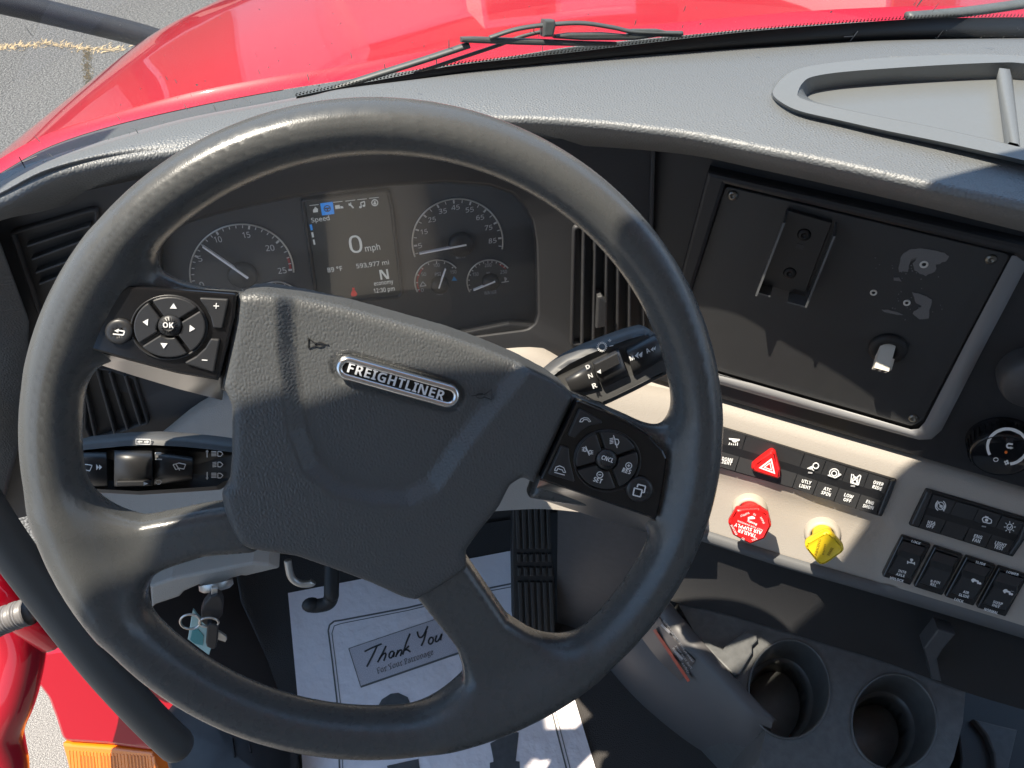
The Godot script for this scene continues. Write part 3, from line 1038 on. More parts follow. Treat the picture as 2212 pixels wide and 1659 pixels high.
func exterior():
	# ground
	var st = tool()
	quad(st, Vector3(-120, 0, -120), Vector3(120, 0, -120), Vector3(120, 0, 120), Vector3(-120, 0, 120))
	structure(st, "ground", M.asphalt)
	st = flat_tool()
	var slabp = plane(Vector3(0, 0, 0), Vector3.UP)
	solid(st, slabp, PackedVector2Array([Vector2(-3.6, -3.5), Vector2(-0.95, -3.5), Vector2(-0.95, 1.35), Vector2(-3.6, 1.35)]), [[0.0, -0.02], [0.0, 0.03], [0.01, 0.04]])
	structure(st, "pavement", M.concrete)
	# dried grass in a crack of the asphalt
	st = tool()
	var gp = plane(Vector3.ZERO, Vector3.UP)
	var crack = spline(pts([-140, 108, -40, 104, 40, 102, 100, 95, 150, 100, 200, 108, 262, 106]), 60)
	for q in crack:
		for k in 11:
			var c = hit(gp, q + Vector2(rng.randfn(0, 5), rng.randfn(0, 4.2) * (0.4 + 0.6 * absf(sin(q.x * 0.05)))))
			var d = Vector3(rng.randfn(), 0, rng.randfn()).normalized() * rng.randf_range(0.015, 0.05)
			var up = Vector3(0, rng.randf_range(0.002, 0.012), 0)
			tri(st, c, c + d * 0.25 + up * 0.5 + d.rotated(Vector3.UP, 1.5) * 0.15, c + d + up)
	for k in 260:
		var q = Vector2(190 + rng.randfn(0, 5), 105 + rng.randf() * 95)
		var c = hit(gp, q)
		var d = Vector3(rng.randfn(), 0, rng.randfn()).normalized() * rng.randf_range(0.01, 0.03)
		tri(st, c, c + d * 0.3 + Vector3(0, 0.01, 0), c + d + Vector3(0, 0.004, 0))
	var grass = part(st, "dry_grass", M.straw, self)
	grass.position = Vector3.ZERO
	grass.set_meta("kind", "stuff")
	grass.set_meta("label", "straw-coloured dead grass growing along a crack in the asphalt")
	grass.set_meta("category", "dry grass")

	# unseen building, added for the hood to mirror
	var yard = thing("added_building", "unseen long tan building with dark doors added for the hood to mirror", "building", Vector3(4, 0, -17))
	st = flat_tool()
	box(st, Vector3(4, 3.4, -17.5), Vector3(46, 6.8, 1.0))
	part(st, "wall", M.tan_wall, yard)
	for i in 8:
		st = flat_tool()
		box(st, Vector3(-15 + i * 5.2, 2.1, -16.97), Vector3(3.4, 4.2, 0.1))
		part(st, "door", M.dark_door if i % 3 else M.white_door, yard)
	st = flat_tool()
	box(st, Vector3(4, 6.9, -17.4), Vector3(46.6, 0.5, 1.5))
	part(st, "roof_edge", M.white_door, yard)
	for i in 4:  # white trailers added out of view to vary the hood reflection
		var tx = [-7.5, -2.2, 2.6, 8.5][i]
		var tz = [-11.5, -10.0, -12.5, -10.5][i]
		var tr = thing("added_trailer", ["unseen white box trailer added far left for the hood to mirror", "unseen white box trailer added nearest ahead for the hood to mirror", "unseen white box trailer added farther back for the hood to mirror", "unseen white box trailer added far right for the hood to mirror"][i], "trailer", Vector3(tx, 0, tz), "trailers added for the hood to mirror")
		st = flat_tool()
		box(st, Vector3(tx, 2.55, tz - 2.0), Vector3(2.6, 2.8, 4.0))
		part(st, "box_body", M.white_door, tr)
		for k in 2:
			st = flat_tool()
			box(st, Vector3(tx - 0.62 + 1.24 * k, 2.5, tz + 0.02), Vector3(1.16, 2.55, 0.06))
			part(st, "rear_door", M.white_door if k else M.tan_wall, tr)
		for k in 4:
			st = tool()
			lathe(st, Vector3(tx - 1.1 + 2.2 * (k % 2) - 0.12, 0.52, tz - 0.8 - 1.2 * (k / 2)), Vector3.RIGHT, Vector3.UP, [[0.0, 0.0], [0.3, 0.0], [0.5, 0.03], [0.52, 0.12], [0.5, 0.21], [0.3, 0.24], [0.0, 0.24]], 24)
			part(st, "wheel", M.rubber, tr)
		st = flat_tool()
		box(st, Vector3(tx, 1.05, tz - 2.0), Vector3(0.9, 0.3, 3.9))
		part(st, "undercarriage", M.dark_door, tr)
	# hood
	var hood = thing("truck_hood", "glossy red truck hood sloping away beyond the windshield", "hood", V(0.55, -1.4, -1.9))
	st = tool()
	var rows := []
	var zp = plane(V(0, 0, -0.83), Vector3(0, 0, 1))
	var rear = spline(pts([-70, 392, 0, 343, 100, 290, 233, 248, 400, 203, 567, 170, 737, 143, 1004, 97, 1240, 70, 1475, 47, 1808, 20, 2141, 14, 2600, 40, 3000, 110]), 90)
	var base := PackedVector3Array()
	for q in rear: base.append(hit(zp, q) - EYE)
	var xl = base[0].x
	for i in 30:
		var z = -0.83 - 1.9 * pow(i / 29.0, 1.5)
		var row := PackedVector3Array()
		var left = xl + (hood_left(z) - hood_left(-0.83))
		for t in [90.0, 70.0, 45.0, 22.0]:
			var y0 = base[0].y - 0.18 * (-z - 0.83)
			row.append(V(left - 0.06 * sin(deg_to_rad(t)), y0 - 0.05 - 0.16 * (1 - cos(deg_to_rad(t))), z))
		for b in base:
			var x = 0.6 + (b.x - 0.6) * (0.6 - left) / (0.6 - xl)
			var dz = -z - 0.83
			row.append(V(x, b.y - 0.15 * dz - 0.05 * dz * dz, z - 0.0))
		rows.append(row)
	grid(st, rows)
	part(st, "hood_panel", M.paint, hood, true)
	st = tool()
	var a := PackedVector3Array()
	var b := PackedVector3Array()
	var cc := PackedVector3Array()
	var dark = spline(pts([-70, 418, 0, 374, 100, 319, 233, 274, 400, 234, 567, 201, 737, 174, 904, 150, 1100, 122, 1240, 100, 1475, 76, 1808, 50, 2141, 42, 2600, 66, 3000, 140]), 90)
	var zq = plane(V(0, 0, -0.812), Vector3(0, 0, 1))
	for i in 90:
		var q = base[i] + EYE
		a.append(q)
		b.append(q + Vector3(0, -0.004, 0.006))
		cc.append(hit(zq, dark[i]))
	grid(st, [a, b, cc])
	part(st, "rear_flange", M.paint, hood, true)
	# cowl between the hood and the glass
	var cowl = thing("cowl_panel", "dark grey plastic cowl between red hood and dashboard", "cowl", V(0.55, -0.55, -0.78))
	st = tool()
	var far = spline(pts([-70, 470, 0, 420, 100, 372, 233, 330, 400, 283, 567, 250, 737, 213, 904, 190, 1100, 164, 1240, 148, 1475, 130, 1808, 112, 2141, 106, 2600, 125, 3000, 190]), 90)
	var r0 := PackedVector3Array()
	var r1 := PackedVector3Array()
	for i in 90:
		r0.append(cc[i] + Vector3(0, 0, 0.002))
		r1.append(hit(PT, far[i], -0.03))
	grid(st, [r0, r1])
	part(st, "cowl_sheet", M.cowl, cowl, true)
	# black tube added for the dark band past the hood edge
	var arm = thing("dark_band_tube", "black tube added for the dark band beside the red hood", "mirror arm", V(-0.75, -0.6, -1.9))
	st = tool()
	var path := PackedVector3Array()
	for e in [[-260, -55, 1.9], [-120, -20, 1.95], [0, 3, 2.0], [150, 38, 2.08], [300, 75, 2.16], [420, 112, 2.24]]:
		path.append(at(e[0], e[1], e[2]))
	tube(st, smooth_path(path), 0.031, 14)
	part(st, "band_tube", M.matte_black, arm, true)
	wipers()

func far_edge(n: int) -> PackedVector2Array:
	return spline(pts([-220, 540, -120, 468, 0, 403, 100, 353, 233, 310, 400, 263, 567, 230, 667, 210, 737, 193, 904, 170, 1071, 147, 1271, 125, 1475, 110, 1708, 97, 1908, 88, 2212, 86, 2450, 92]), n)

func lip_edge(n: int) -> PackedVector2Array:
	return spline(pts([-220, 545, -120, 478, 0, 424, 100, 374, 233, 340, 400, 315, 560, 288, 737, 266, 900, 251, 1057, 247, 1237, 253, 1475, 278, 1641, 310, 1808, 343, 2008, 388, 2212, 432, 2450, 486]), n)

func low_edge(n: int) -> PackedVector2Array:
	return spline(pts([-220, 600, -120, 530, 0, 477, 100, 455, 233, 417, 400, 385, 560, 355, 737, 334, 900, 320, 1057, 312, 1237, 314, 1475, 333, 1641, 366, 1808, 403, 2008, 450, 2212, 501, 2450, 560]), n)

func wipers():
	var PX = plane(V(0, -0.41, -0.775), Vector3(0, 0.37, 0.93))
	var w = thing("windshield_wiper", "black wiper arm and blade resting on the windshield base", "wiper", hit(PX, Vector2(1100, 100)))
	var st = tool()
	var p := PackedVector3Array()
	for q in tl(1, 0, [-60, 578, 250, 478, 560, 380, 830, 290]): p.append(hit(PX, q, 0.004))
	tube(st, smooth_path(p), 0.0048, 8, true, 0.6)
	part(st, "wiper_arm", M.wiper, w, true)
	st = tool()
	p = PackedVector3Array()
	for q in tl(1, 0, [470, 478, 760, 380, 1010, 296, 1160, 240, 1300, 205]): p.append(hit(PX, q, 0.0))
	tube(st, smooth_path(p), 0.002, 8)
	part(st, "link_rod", M.wiper, w, true)
	st = tool()
	p = PackedVector3Array()
	for q in tl(1, 0, [960, 245, 1140, 188, 1340, 160, 1560, 150, 1760, 178, 1900, 205, 2212, 215]): p.append(hit(PX, q, 0.012))
	tube(st, smooth_path(p), 0.0032, 8, true, 0.6)
	part(st, "blade_bracket", M.wiper, w, true)
	st = flat_tool()
	slab(st, PX, tl(1, 0, [1320, 130, 1385, 130, 1392, 165, 1375, 240, 1310, 240, 1310, 180]), 0.0, 0.02, 0.002)
	part(st, "clip", M.wiper, w)
	st = flat_tool()
	slab(st, PX, tl(1, 0, [775, 242, 860, 240, 1200, 252, 1600, 270, 1790, 275, 1790, 298, 1500, 300, 1150, 292, 850, 280, 775, 275]), 0.002, 0.012, 0.002)
	part(st, "blade", M.wiper, w)
	st = flat_tool()
	slab(st, PX, tl(1, 0, [1390, 228, 1480, 215, 1700, 212, 1860, 225, 1900, 190, 2060, 190, 2130, 205, 2212, 215, 2212, 245, 2060, 240, 1900, 262, 1560, 262, 1380, 250]), 0.004, 0.014, 0.002)
	part(st, "yoke", M.wiper, w)
	# second wiper, at the right edge of the picture
	var w2 = thing("windshield_wiper", "black wiper arm lying behind the dotted glass edge above the dashboard tray", "wiper", hit(PX, Vector2(2150, 30)))
	st = tool()
	p = PackedVector3Array()
	for q in pts([1960, 36, 2080, 26, 2212, 8, 2330, -12]): p.append(hit(PX, q, 0.004))
	tube(st, smooth_path(p), 0.0075, 8, true, 0.6)
	part(st, "wiper_arm", M.wiper, w2, true)

func cab():
	# unseen roof outlined to cast the cab shade; back wall and the far side
	var c = thing("truck_cab", "grey unseen cab shell with walls and a roof edge shaped to cast shade", "cab", V(0.5, -1.2, 0.9))
	var pr = plane(V(0, 0.35, 0), Vector3.UP)
	var st = flat_tool()
	var edge = PackedVector2Array([Vector2(-1.14, 0.87), Vector2(-0.64, 0.86), Vector2(-0.638, 0.61), Vector2(-0.60, 0.60), Vector2(-0.556, 0.575), Vector2(-0.556, 0.42), Vector2(-0.60, 0.39), Vector2(-0.605, 0.285), Vector2(-0.56, 0.30), Vector2(-0.50, 0.335), Vector2(-0.434, 0.37), Vector2(-0.30, 0.382), Vector2(-0.20, 0.376), Vector2(-0.119, 0.412), Vector2(-0.04, 0.436), Vector2(0.08, 0.482), Vector2(0.217, 0.51), Vector2(0.6, 0.53), Vector2(1.75, 0.48), Vector2(1.75, -1.3), Vector2(-0.76, -1.3), Vector2(-0.76, 0.2), Vector2(-1.14, 0.24)])  # left lobe added to keep the sun off the floor mat
	solid(st, pr, edge, [[0.0, 0.0], [0.0, 0.05]], true, true)
	part(st, "roof", M.headliner, c)
	st = flat_tool()
	box(st, V(0.475, -0.46, 1.2), Vector3(2.5, 1.64, 0.05))
	part(st, "back_wall", M.headliner, c)
	st = flat_tool()
	box(st, V(1.72, -0.95, 0.2), Vector3(0.05, 0.66, 1.9))
	part(st, "side_wall", M.headliner, c)
	st = flat_tool()
	box(st, V(-0.74, -0.7, 0.95), Vector3(0.06, 1.16, 0.45))
	part(st, "side_wall", M.headliner, c)
	# windshield
	var ws = thing("windshield", "curved windshield glass with a dotted black border along its base", "windshield", V(0.4, -0.42, -0.76))
	st = tool()
	var top := PackedVector3Array()
	var bot := PackedVector3Array()
	var far = far_edge(40)
	for i in 40:
		var p = hit(PT, far[i], -0.005)
		bot.append(p + Vector3(0, -0.012, -0.03))
		var x = lerpf(-0.75, 1.4, i / 39.0)
		top.append(V(x, 0.39, -0.30 - 0.16 * clampf((x + 0.7) / 1.0, 0, 1)))
	var rows := []
	for k in 9:
		var row := PackedVector3Array()
		for i in 40: row.append(bot[i].lerp(top[i], k / 8.0))
		rows.append(row)
	grid(st, rows)
	part(st, "pane", M.glass, ws, true)
	# dust and dried drops on the glass
	st = tool()
	for k in 520:
		var u = rng.randf()
		var i0 = clampi(int(u * 38.0), 0, 38)
		var v = pow(rng.randf(), 2.2) * 0.30
		var p0 = bot[i0].lerp(bot[i0 + 1], rng.randf()).lerp(top[i0].lerp(top[i0 + 1], 0.5), v) + Vector3(0, 0, 0.001)
		var r = rng.randf_range(0.00025, 0.0007) * (2.2 if rng.randf() < 0.06 else 1.0)
		var tall = 1.0 if rng.randf() < 0.85 else rng.randf_range(4.0, 16.0)
		var ax = Vector3(1, 0, 0)
		var ay = Vector3(0, 0.9, 0.35)
		for e in 5:
			var t0 = TAU * e / 5.0
			var t1 = TAU * (e + 1) / 5.0
			tri(st, p0, p0 + ax * cos(t0) * r + ay * sin(t0) * r * tall, p0 + ax * cos(t1) * r + ay * sin(t1) * r * tall)
	var du = part(st, "dust_specks", M.dust_speck, ws)
	du.set_meta("kind", "stuff")
	# black border on the glass
	var PX = plane(V(0, -0.41, -0.748), Vector3(0, -0.37, 0.93))
	var up = spline(pts([640, 208, 737, 188, 860, 165, 970, 143, 1100, 128, 1237, 113, 1350, 99, 1475, 84, 1590, 71, 1708, 60, 1850, 49, 1975, 41, 2100, 38, 2212, 37, 2400, 38]), 60)
	var low = spline(pts([640, 222, 737, 205, 904, 182, 1071, 160, 1271, 138, 1475, 124, 1708, 112, 1908, 102, 2212, 100, 2400, 104]), 60)
	st = tool()
	var A := PackedVector3Array()
	var B := PackedVector3Array()
	var A2 := PackedVector3Array()
	for i in 60:
		A.append(hit(PX, up[i], 0.0)); B.append(hit(PX, low[i], 0.0)); A2.append(hit(PX, up[i], -0.003))
	grid(st, [A2, A, B])
	var fr = part(st, "border", M.frit, ws, true)
	st = tool()
	var fine = spline(up, 230)
	for i in 230:
		for k in 2:
			var q = fine[i] + Vector2((1.6 if k else 0.0), -2.6 - 3.6 * k)
			var cpt = hit(PX, q, 0.0)
			var r = 0.0013 - 0.0004 * k
			for e in 6:
				tri(st, cpt, cpt + PX.x * cos(TAU * e / 6) * r + PX.y * sin(TAU * e / 6) * r, cpt + PX.x * cos(TAU * (e + 1) / 6) * r + PX.y * sin(TAU * (e + 1) / 6) * r)
	var dots = part(st, "border_dots", M.frit, fr)
	dots.set_meta("kind", "stuff")
	marks(PX, 0.001, [bar(Vector2(1823, 79), Vector2(1843, 78), 1.6), bar(Vector2(1836, 89), Vector2(1853, 67), 1.6)], M.faint, ws, "corner_mark")
	var PX2 = plane(V(-0.3, -0.39, -0.60), Vector3(0.3, -0.37, 0.9))
	marks(PX2, 0.001, [bar(Vector2(41, 338), Vector2(54, 362), 1.8), bar(Vector2(48, 350), Vector2(80, 337), 1.3)], M.black, ws, "corner_mark")

func dashboard():
	var t = thing("dashboard", "grained dark grey dashboard with padded lip over black fascia", "dashboard", V(0.1, -0.9, -0.66))
	var N := 150
	var far = far_edge(N)
	var lip = lip_edge(N)
	var low = low_edge(N)
	var tray_mid = tl(2, 0, [660, 620, 680, 545, 760, 475, 900, 450, 1400, 395, 1900, 380, 2300, 395, 2700, 460, 2700, 1130, 2212, 1010, 1500, 850, 1000, 750, 760, 700])
	var K := 44
	var rows := []
	var edge := PackedVector3Array()
	for i in N: edge.append(hit(PT, far[i], -0.06) + Vector3(0, 0, -0.012))
	rows.append(edge)
	for k in K + 1:
		var row := PackedVector3Array()
		for i in N:
			var q = far[i].lerp(lip[i], k / float(K))
			var h = 0.004 * sin(PI * k / K) * smoothstep(0.5, 0.3, absf(i / float(N) - 0.45))
			if k == 0: h = -0.004
			if Geometry2D.is_point_in_polygon(q, tray_mid): h = -0.045
			row.append(hit(PT, q, h))
		rows.append(row)
	var lastrow: PackedVector3Array = rows[rows.size() - 1]
	var mm := PackedVector3Array()
	for i in N:
		var d = (lastrow[mini(i + 1, N - 1)] - lastrow[maxi(i - 1, 0)])
		d.y = 0
		var m = Vector3(-d.z, 0, d.x).normalized()
		if m.z < 0: m = -m
		mm.append(m)
	var r := 0.0055
	for k in 7:
		var th = deg_to_rad(12.0 + 16.0 * k)
		var row := PackedVector3Array()
		for i in N:
			row.append(lastrow[i] + Vector3(0, -r * (1 - cos(th)), 0) + mm[i] * r * sin(th))
		rows.append(row)
	var under := PackedVector3Array()
	var back := PackedVector3Array()
	for i in N:
		var d = ray(low[i].x, low[i].y)
		var L = EYE + d * (((lastrow[i] - EYE).dot(mm[i]) + r - 0.022) / d.dot(mm[i]))
		under.append(L)
		back.append(L - mm[i] * 0.12 - Vector3(0, 0.02, 0))
	rows.append(under)
	rows.append(back)
	var st = tool()
	grid(st, rows)
	var pad = part(st, "top_pad", M.dash, t, true)
	pad.set_meta("label", "grained dark grey pad rolled over into a lip")
	# tray sunk into the top
	var outer = tl(2, 0, [572, 625, 590, 560, 640, 500, 720, 455, 900, 420, 1300, 382, 1800, 360, 2212, 368, 2500, 392, 2760, 430, 2760, 1190, 2212, 1066, 1700, 950, 1300, 868, 1000, 800, 760, 745, 640, 690])
	var o2 = tl(2, 0, [585, 612, 604, 555, 655, 498, 735, 452, 905, 415, 1300, 375, 1800, 354, 2212, 362, 2500, 385, 2750, 425, 2750, 1160, 2212, 1038, 1700, 924, 1300, 842, 1000, 775, 770, 722, 655, 672])
	var inner = tl(2, 0, [744, 622, 752, 580, 775, 540, 830, 500, 1000, 470, 1300, 445, 1700, 420, 2050, 405, 2212, 410, 2650, 460, 2650, 1090, 2212, 962, 1700, 842, 1300, 762, 1000, 700, 860, 668, 775, 640])
	var floorp = tl(2, 0, [795, 642, 805, 620, 830, 600, 880, 585, 1050, 560, 1350, 535, 1700, 520, 2000, 508, 2212, 520, 2600, 560, 2600, 1060, 2212, 955, 1700, 838, 1300, 758, 1020, 700, 890, 668, 815, 648])
	st = flat_tool()
	outer = soft(outer); o2 = soft(o2); inner = soft(inner); floorp = soft(floorp)
	rings(st, [[outer, PT, -0.004], [outer, PT, 0.003], [o2, PT, 0.010], [inner, PT, 0.009], [inner, PT, 0.0078], [floorp, PT, -0.009]], 200, true)
	var tr = part(st, "tray", M.tray, t, false)
	tr.set_meta("label", "dusty wedge-shaped tray with raised rim in the dashboard top")
	st = tool()
	var A := []
	for e in [[2030, 520, -0.0095], [2052, 440, 0.006], [2120, 448, 0.006], [2140, 520, -0.0095]]: A.append(hit(PT, tl(2, 0, [e[0], e[1]])[0], e[2]))
	var B := []
	for e in [[2085, 955, -0.0095], [2118, 920, 0.005], [2172, 932, 0.005], [2190, 955, -0.0095]]: B.append(hit(PT, tl(2, 0, [e[0], e[1]])[0], e[2]))
	for i in 3: quad(st, A[i], B[i], B[i + 1], A[i + 1])
	part(st, "tray_divider", M.tray, tr)

	# fascia with the opening for the instruments
	st = tool()
	var outp = pts([-120, 520, -20, 470, 150, 420, 400, 365, 700, 318, 1000, 298, 1230, 300, 1414, 322, 1412, 480, 1408, 640, 1400, 800, 1200, 800, 984, 800, 700, 860, 400, 900, 150, 940, 0, 960, -120, 960, -120, 740])
	var hole = hole_outline()
	rings(st, [[outp, PF, 0.02], [hole, PF, 0.022], [inset_px(hole, 3), PF, 0.021], [inset_px(hole, 9), PF, 0.0]], 200, false)
	var fas = part(st, "fascia", M.fascia, t, true)
	fas.set_meta("label", "matt black fascia around the instruments")
	# seam at the right of the vent
	st = flat_tool()
	slab(st, PF, pts([1408, 318, 1416, 318, 1408, 640, 1398, 640]), 0.0, 0.0225, 0.001)
	part(st, "seam_edge", M.plastic, t)
	# grained end of the dashboard at the door
	st = tool()
	rings(st, [[pts([-150, 470, -8, 492, 66, 690, 60, 905, 0, 1130, -150, 1130]), PF, 0.0], [pts([-150, 470, -14, 496, 58, 690, 50, 900, -12, 1130, -150, 1130]), PF, 0.05]], 60, true)
	part(st, "end_panel", M.dash, t)
	# lower fascia and beige knee panel
	st = flat_tool()
	slab(st, PF, pts([-100, 880, 180, 780, 380, 770, 700, 780, 1100, 700, 1400, 730, 1400, 800, 1100, 850, 700, 1000, 420, 1010, 330, 1060, -100, 1150]), -0.03, 0.012, 0.002)
	part(st, "lower_fascia", M.fascia, t)
	var PN = plane(hit(PF, Vector2(900, 760), 0.02), Vector3(0, 0.72, 0.69))
	st = tool()
	var ku = spline(pts([120, 1075, 200, 1030, 333, 946, 433, 868, 520, 832, 700, 785, 860, 752, 985, 744, 1060, 739, 1135, 738, 1185, 758, 1240, 788, 1330, 818, 1500, 850]), 60)
	var kl = spline(pts([120, 1150, 230, 1140, 333, 1140, 433, 1140, 520, 1135, 700, 1130, 860, 1120, 985, 1110, 1060, 1105, 1135, 1100, 1185, 1100, 1240, 1105, 1330, 1115, 1500, 1145]), 60)
	var kr := []
	for k in 12:
		var sk = k / 11.0
		var row := PackedVector3Array()
		for i in 60:
			row.append(hit(PN, ku[i].lerp(kl[i], maxf(sk - 0.1, 0) / 0.9), -0.03 * pow(maxf(1.0 - sk * 4.5, 0), 2.0)))
		kr.append(row)
	grid(st, kr)
	part(st, "knee_panel", M.beige, t, true)

	vent(pts([18, 503, 215, 446, 200, 640, 82, 690]), [s6([165, 375, 560, 248]), s6([195, 458, 500, 345]), s6([220, 540, 430, 465]), s6([240, 612, 400, 550])], 0.0205, "slatted black air vent between dashboard end and instruments", t)
	vent(s6([520, 1110, 700, 1140, 845, 1190, 932, 1480, 560, 1600, 515, 1500]), [s6([590, 1110, 712, 1540]), s6([680, 1160, 792, 1515]), s6([775, 1180, 872, 1488]), s6([530, 1280, 590, 1560])], 0.0206, "slatted black air vent below the steering wheel button panel", t)
	vent(pts([1238, 488, 1392, 500, 1396, 752, 1232, 748]), [pts([1262, 500, 1258, 745]), pts([1287, 502, 1282, 745]), pts([1312, 504, 1308, 745]), pts([1337, 505, 1334, 745]), pts([1362, 506, 1360, 745])], 0.0205, "upright black air vent with a thumb tab beside the instruments", t)
	st = flat_tool()
	slab(st, PF, tl(1, 1, [1662, 268, 1690, 262, 1722, 300, 1720, 458, 1652, 472]), 0.02, 0.036, 0.002)
	part(st, "vent_tab", M.plastic, t)

func soft(p: PackedVector2Array) -> PackedVector2Array:
	# the closed outline with its corners eased
	var r := PackedVector2Array()
	var n = p.size()
	for i in n:
		for k in 6:
			r.append(p[i].cubic_interpolate(p[(i + 1) % n], p[(i + n - 1) % n], p[(i + 2) % n], k / 6.0))
	return r

func inset_px(p: PackedVector2Array, d: float) -> PackedVector2Array:
	return inset(p, d)

func hole_outline() -> PackedVector2Array:
	var p = pts([345, 590, 343, 550, 347, 522, 365, 497, 396, 477, 466, 455, 545, 437, 629, 420, 735, 405, 841, 394, 959, 387, 1059, 395, 1109, 412, 1136, 438, 1155, 475, 1163, 520, 1166, 600, 1167, 680, 1160, 702, 1140, 716, 984, 736, 700, 778, 450, 810, 380, 790, 355, 680])
	return p

func vent(frame: PackedVector2Array, slats: Array, h: float, label: String, t: Node3D):
	var st = tool()
	var p = rounded(local(PF, frame, h + 0.006), 0.006)
	solid(st, PF, p, [[0.0, h - 0.004], [0.0, h + 0.004], [0.0012, h + 0.006], [0.003, h + 0.006], [0.0045, h + 0.001]], false)
	var v = part(st, "air_vent", M.fascia, t)
	v.set_meta("label", label)
	st = flat_tool()
	solid(st, PF, inset(p, 0.003), [[0.0, h - 0.004], [0.0, h + 0.0008]])
	part(st, "vent_shaft", M.black, v)
	for s in slats:
		st = flat_tool()
		slab(st, PF, bar(s[0], s[1], 5.5), h, h + 0.0095, 0.0012)
		part(st, "slat", M.plastic, v)

func dial(parent: Node3D, c: Vector2, rx: float, ry: float, a0: float, a1: float, w: float, called: String, label: String) -> MeshInstance3D:
	var st = tool()
	var o := PackedVector3Array()
	var mid := PackedVector3Array()
	var i2 := PackedVector3Array()
	var n := 72
	for k in n + 1:
		var t = deg_to_rad(lerpf(a0, a1, k / float(n)))
		var d = Vector2(cos(t), sin(t))
		o.append(hit(PF, c + d * Vector2(rx, ry), 0.0006))
		mid.append(hit(PF, c + d * Vector2(rx - w * 0.5, ry - w * 0.5), 0.0026))
		i2.append(hit(PF, c + d * Vector2(rx - w, ry - w), 0.0006))
	grid(st, [o, mid, i2])
	var r = part(st, called, M.gauge_ring, parent, true)
	r.set_meta("label", label)
	return r

func ticks(parent: Node3D, c: Vector2, rx: float, ry: float, list: Array, m: Material, called := "tick_marks"):
	# list of [angle, outer share, inner share, width]
	var P := []
	for e in list:
		var d = Vector2.from_angle(deg_to_rad(e[0])) * Vector2(1, 1)
		P.append(bar(c + d * Vector2(rx, ry) * e[1], c + d * Vector2(rx, ry) * e[2], e[3]))
	var tm = marks(PF, 0.0005, P, m, parent, called)
	tm.set_meta("kind", "stuff")
	return tm

func centred(words: String, h: float, c: Vector2, wid: float, capp: float, m: Material, parent: Node3D, lean := -0.1, font := "sans"):
	var a = c + Vector2(-wid / 2, capp / 2 - lean * wid / 2)
	var b = c + Vector2(wid / 2, capp / 2 + lean * wid / 2)
	return text(words, PF, h, a, b, capp, m, parent, "lettering", 0.0, font)

func needle(parent: Node3D, a: Vector2, b: Vector2, w: float, hubc: Vector2, hubr: float, m: Material):
	var st = tool()
	lathe(st, hit(PF, hubc, 0.0), PF.n, PF.x, [[hubr * 0.0005, 0.0], [hubr * 0.0005, 0.006], [hubr * 0.00042, 0.008], [0.0, 0.0085]], 28)
	part(st, "needle_hub", M.black, parent, false)
	st = flat_tool()
	var d = (b - a).normalized().orthogonal()
	slab(st, PF, PackedVector2Array([a + d * w * 0.55, b + d * w * 0.4, b - d * w * 0.4, a - d * w * 0.55]), 0.006, 0.009, 0.0003)
	part(st, "needle", m, parent)

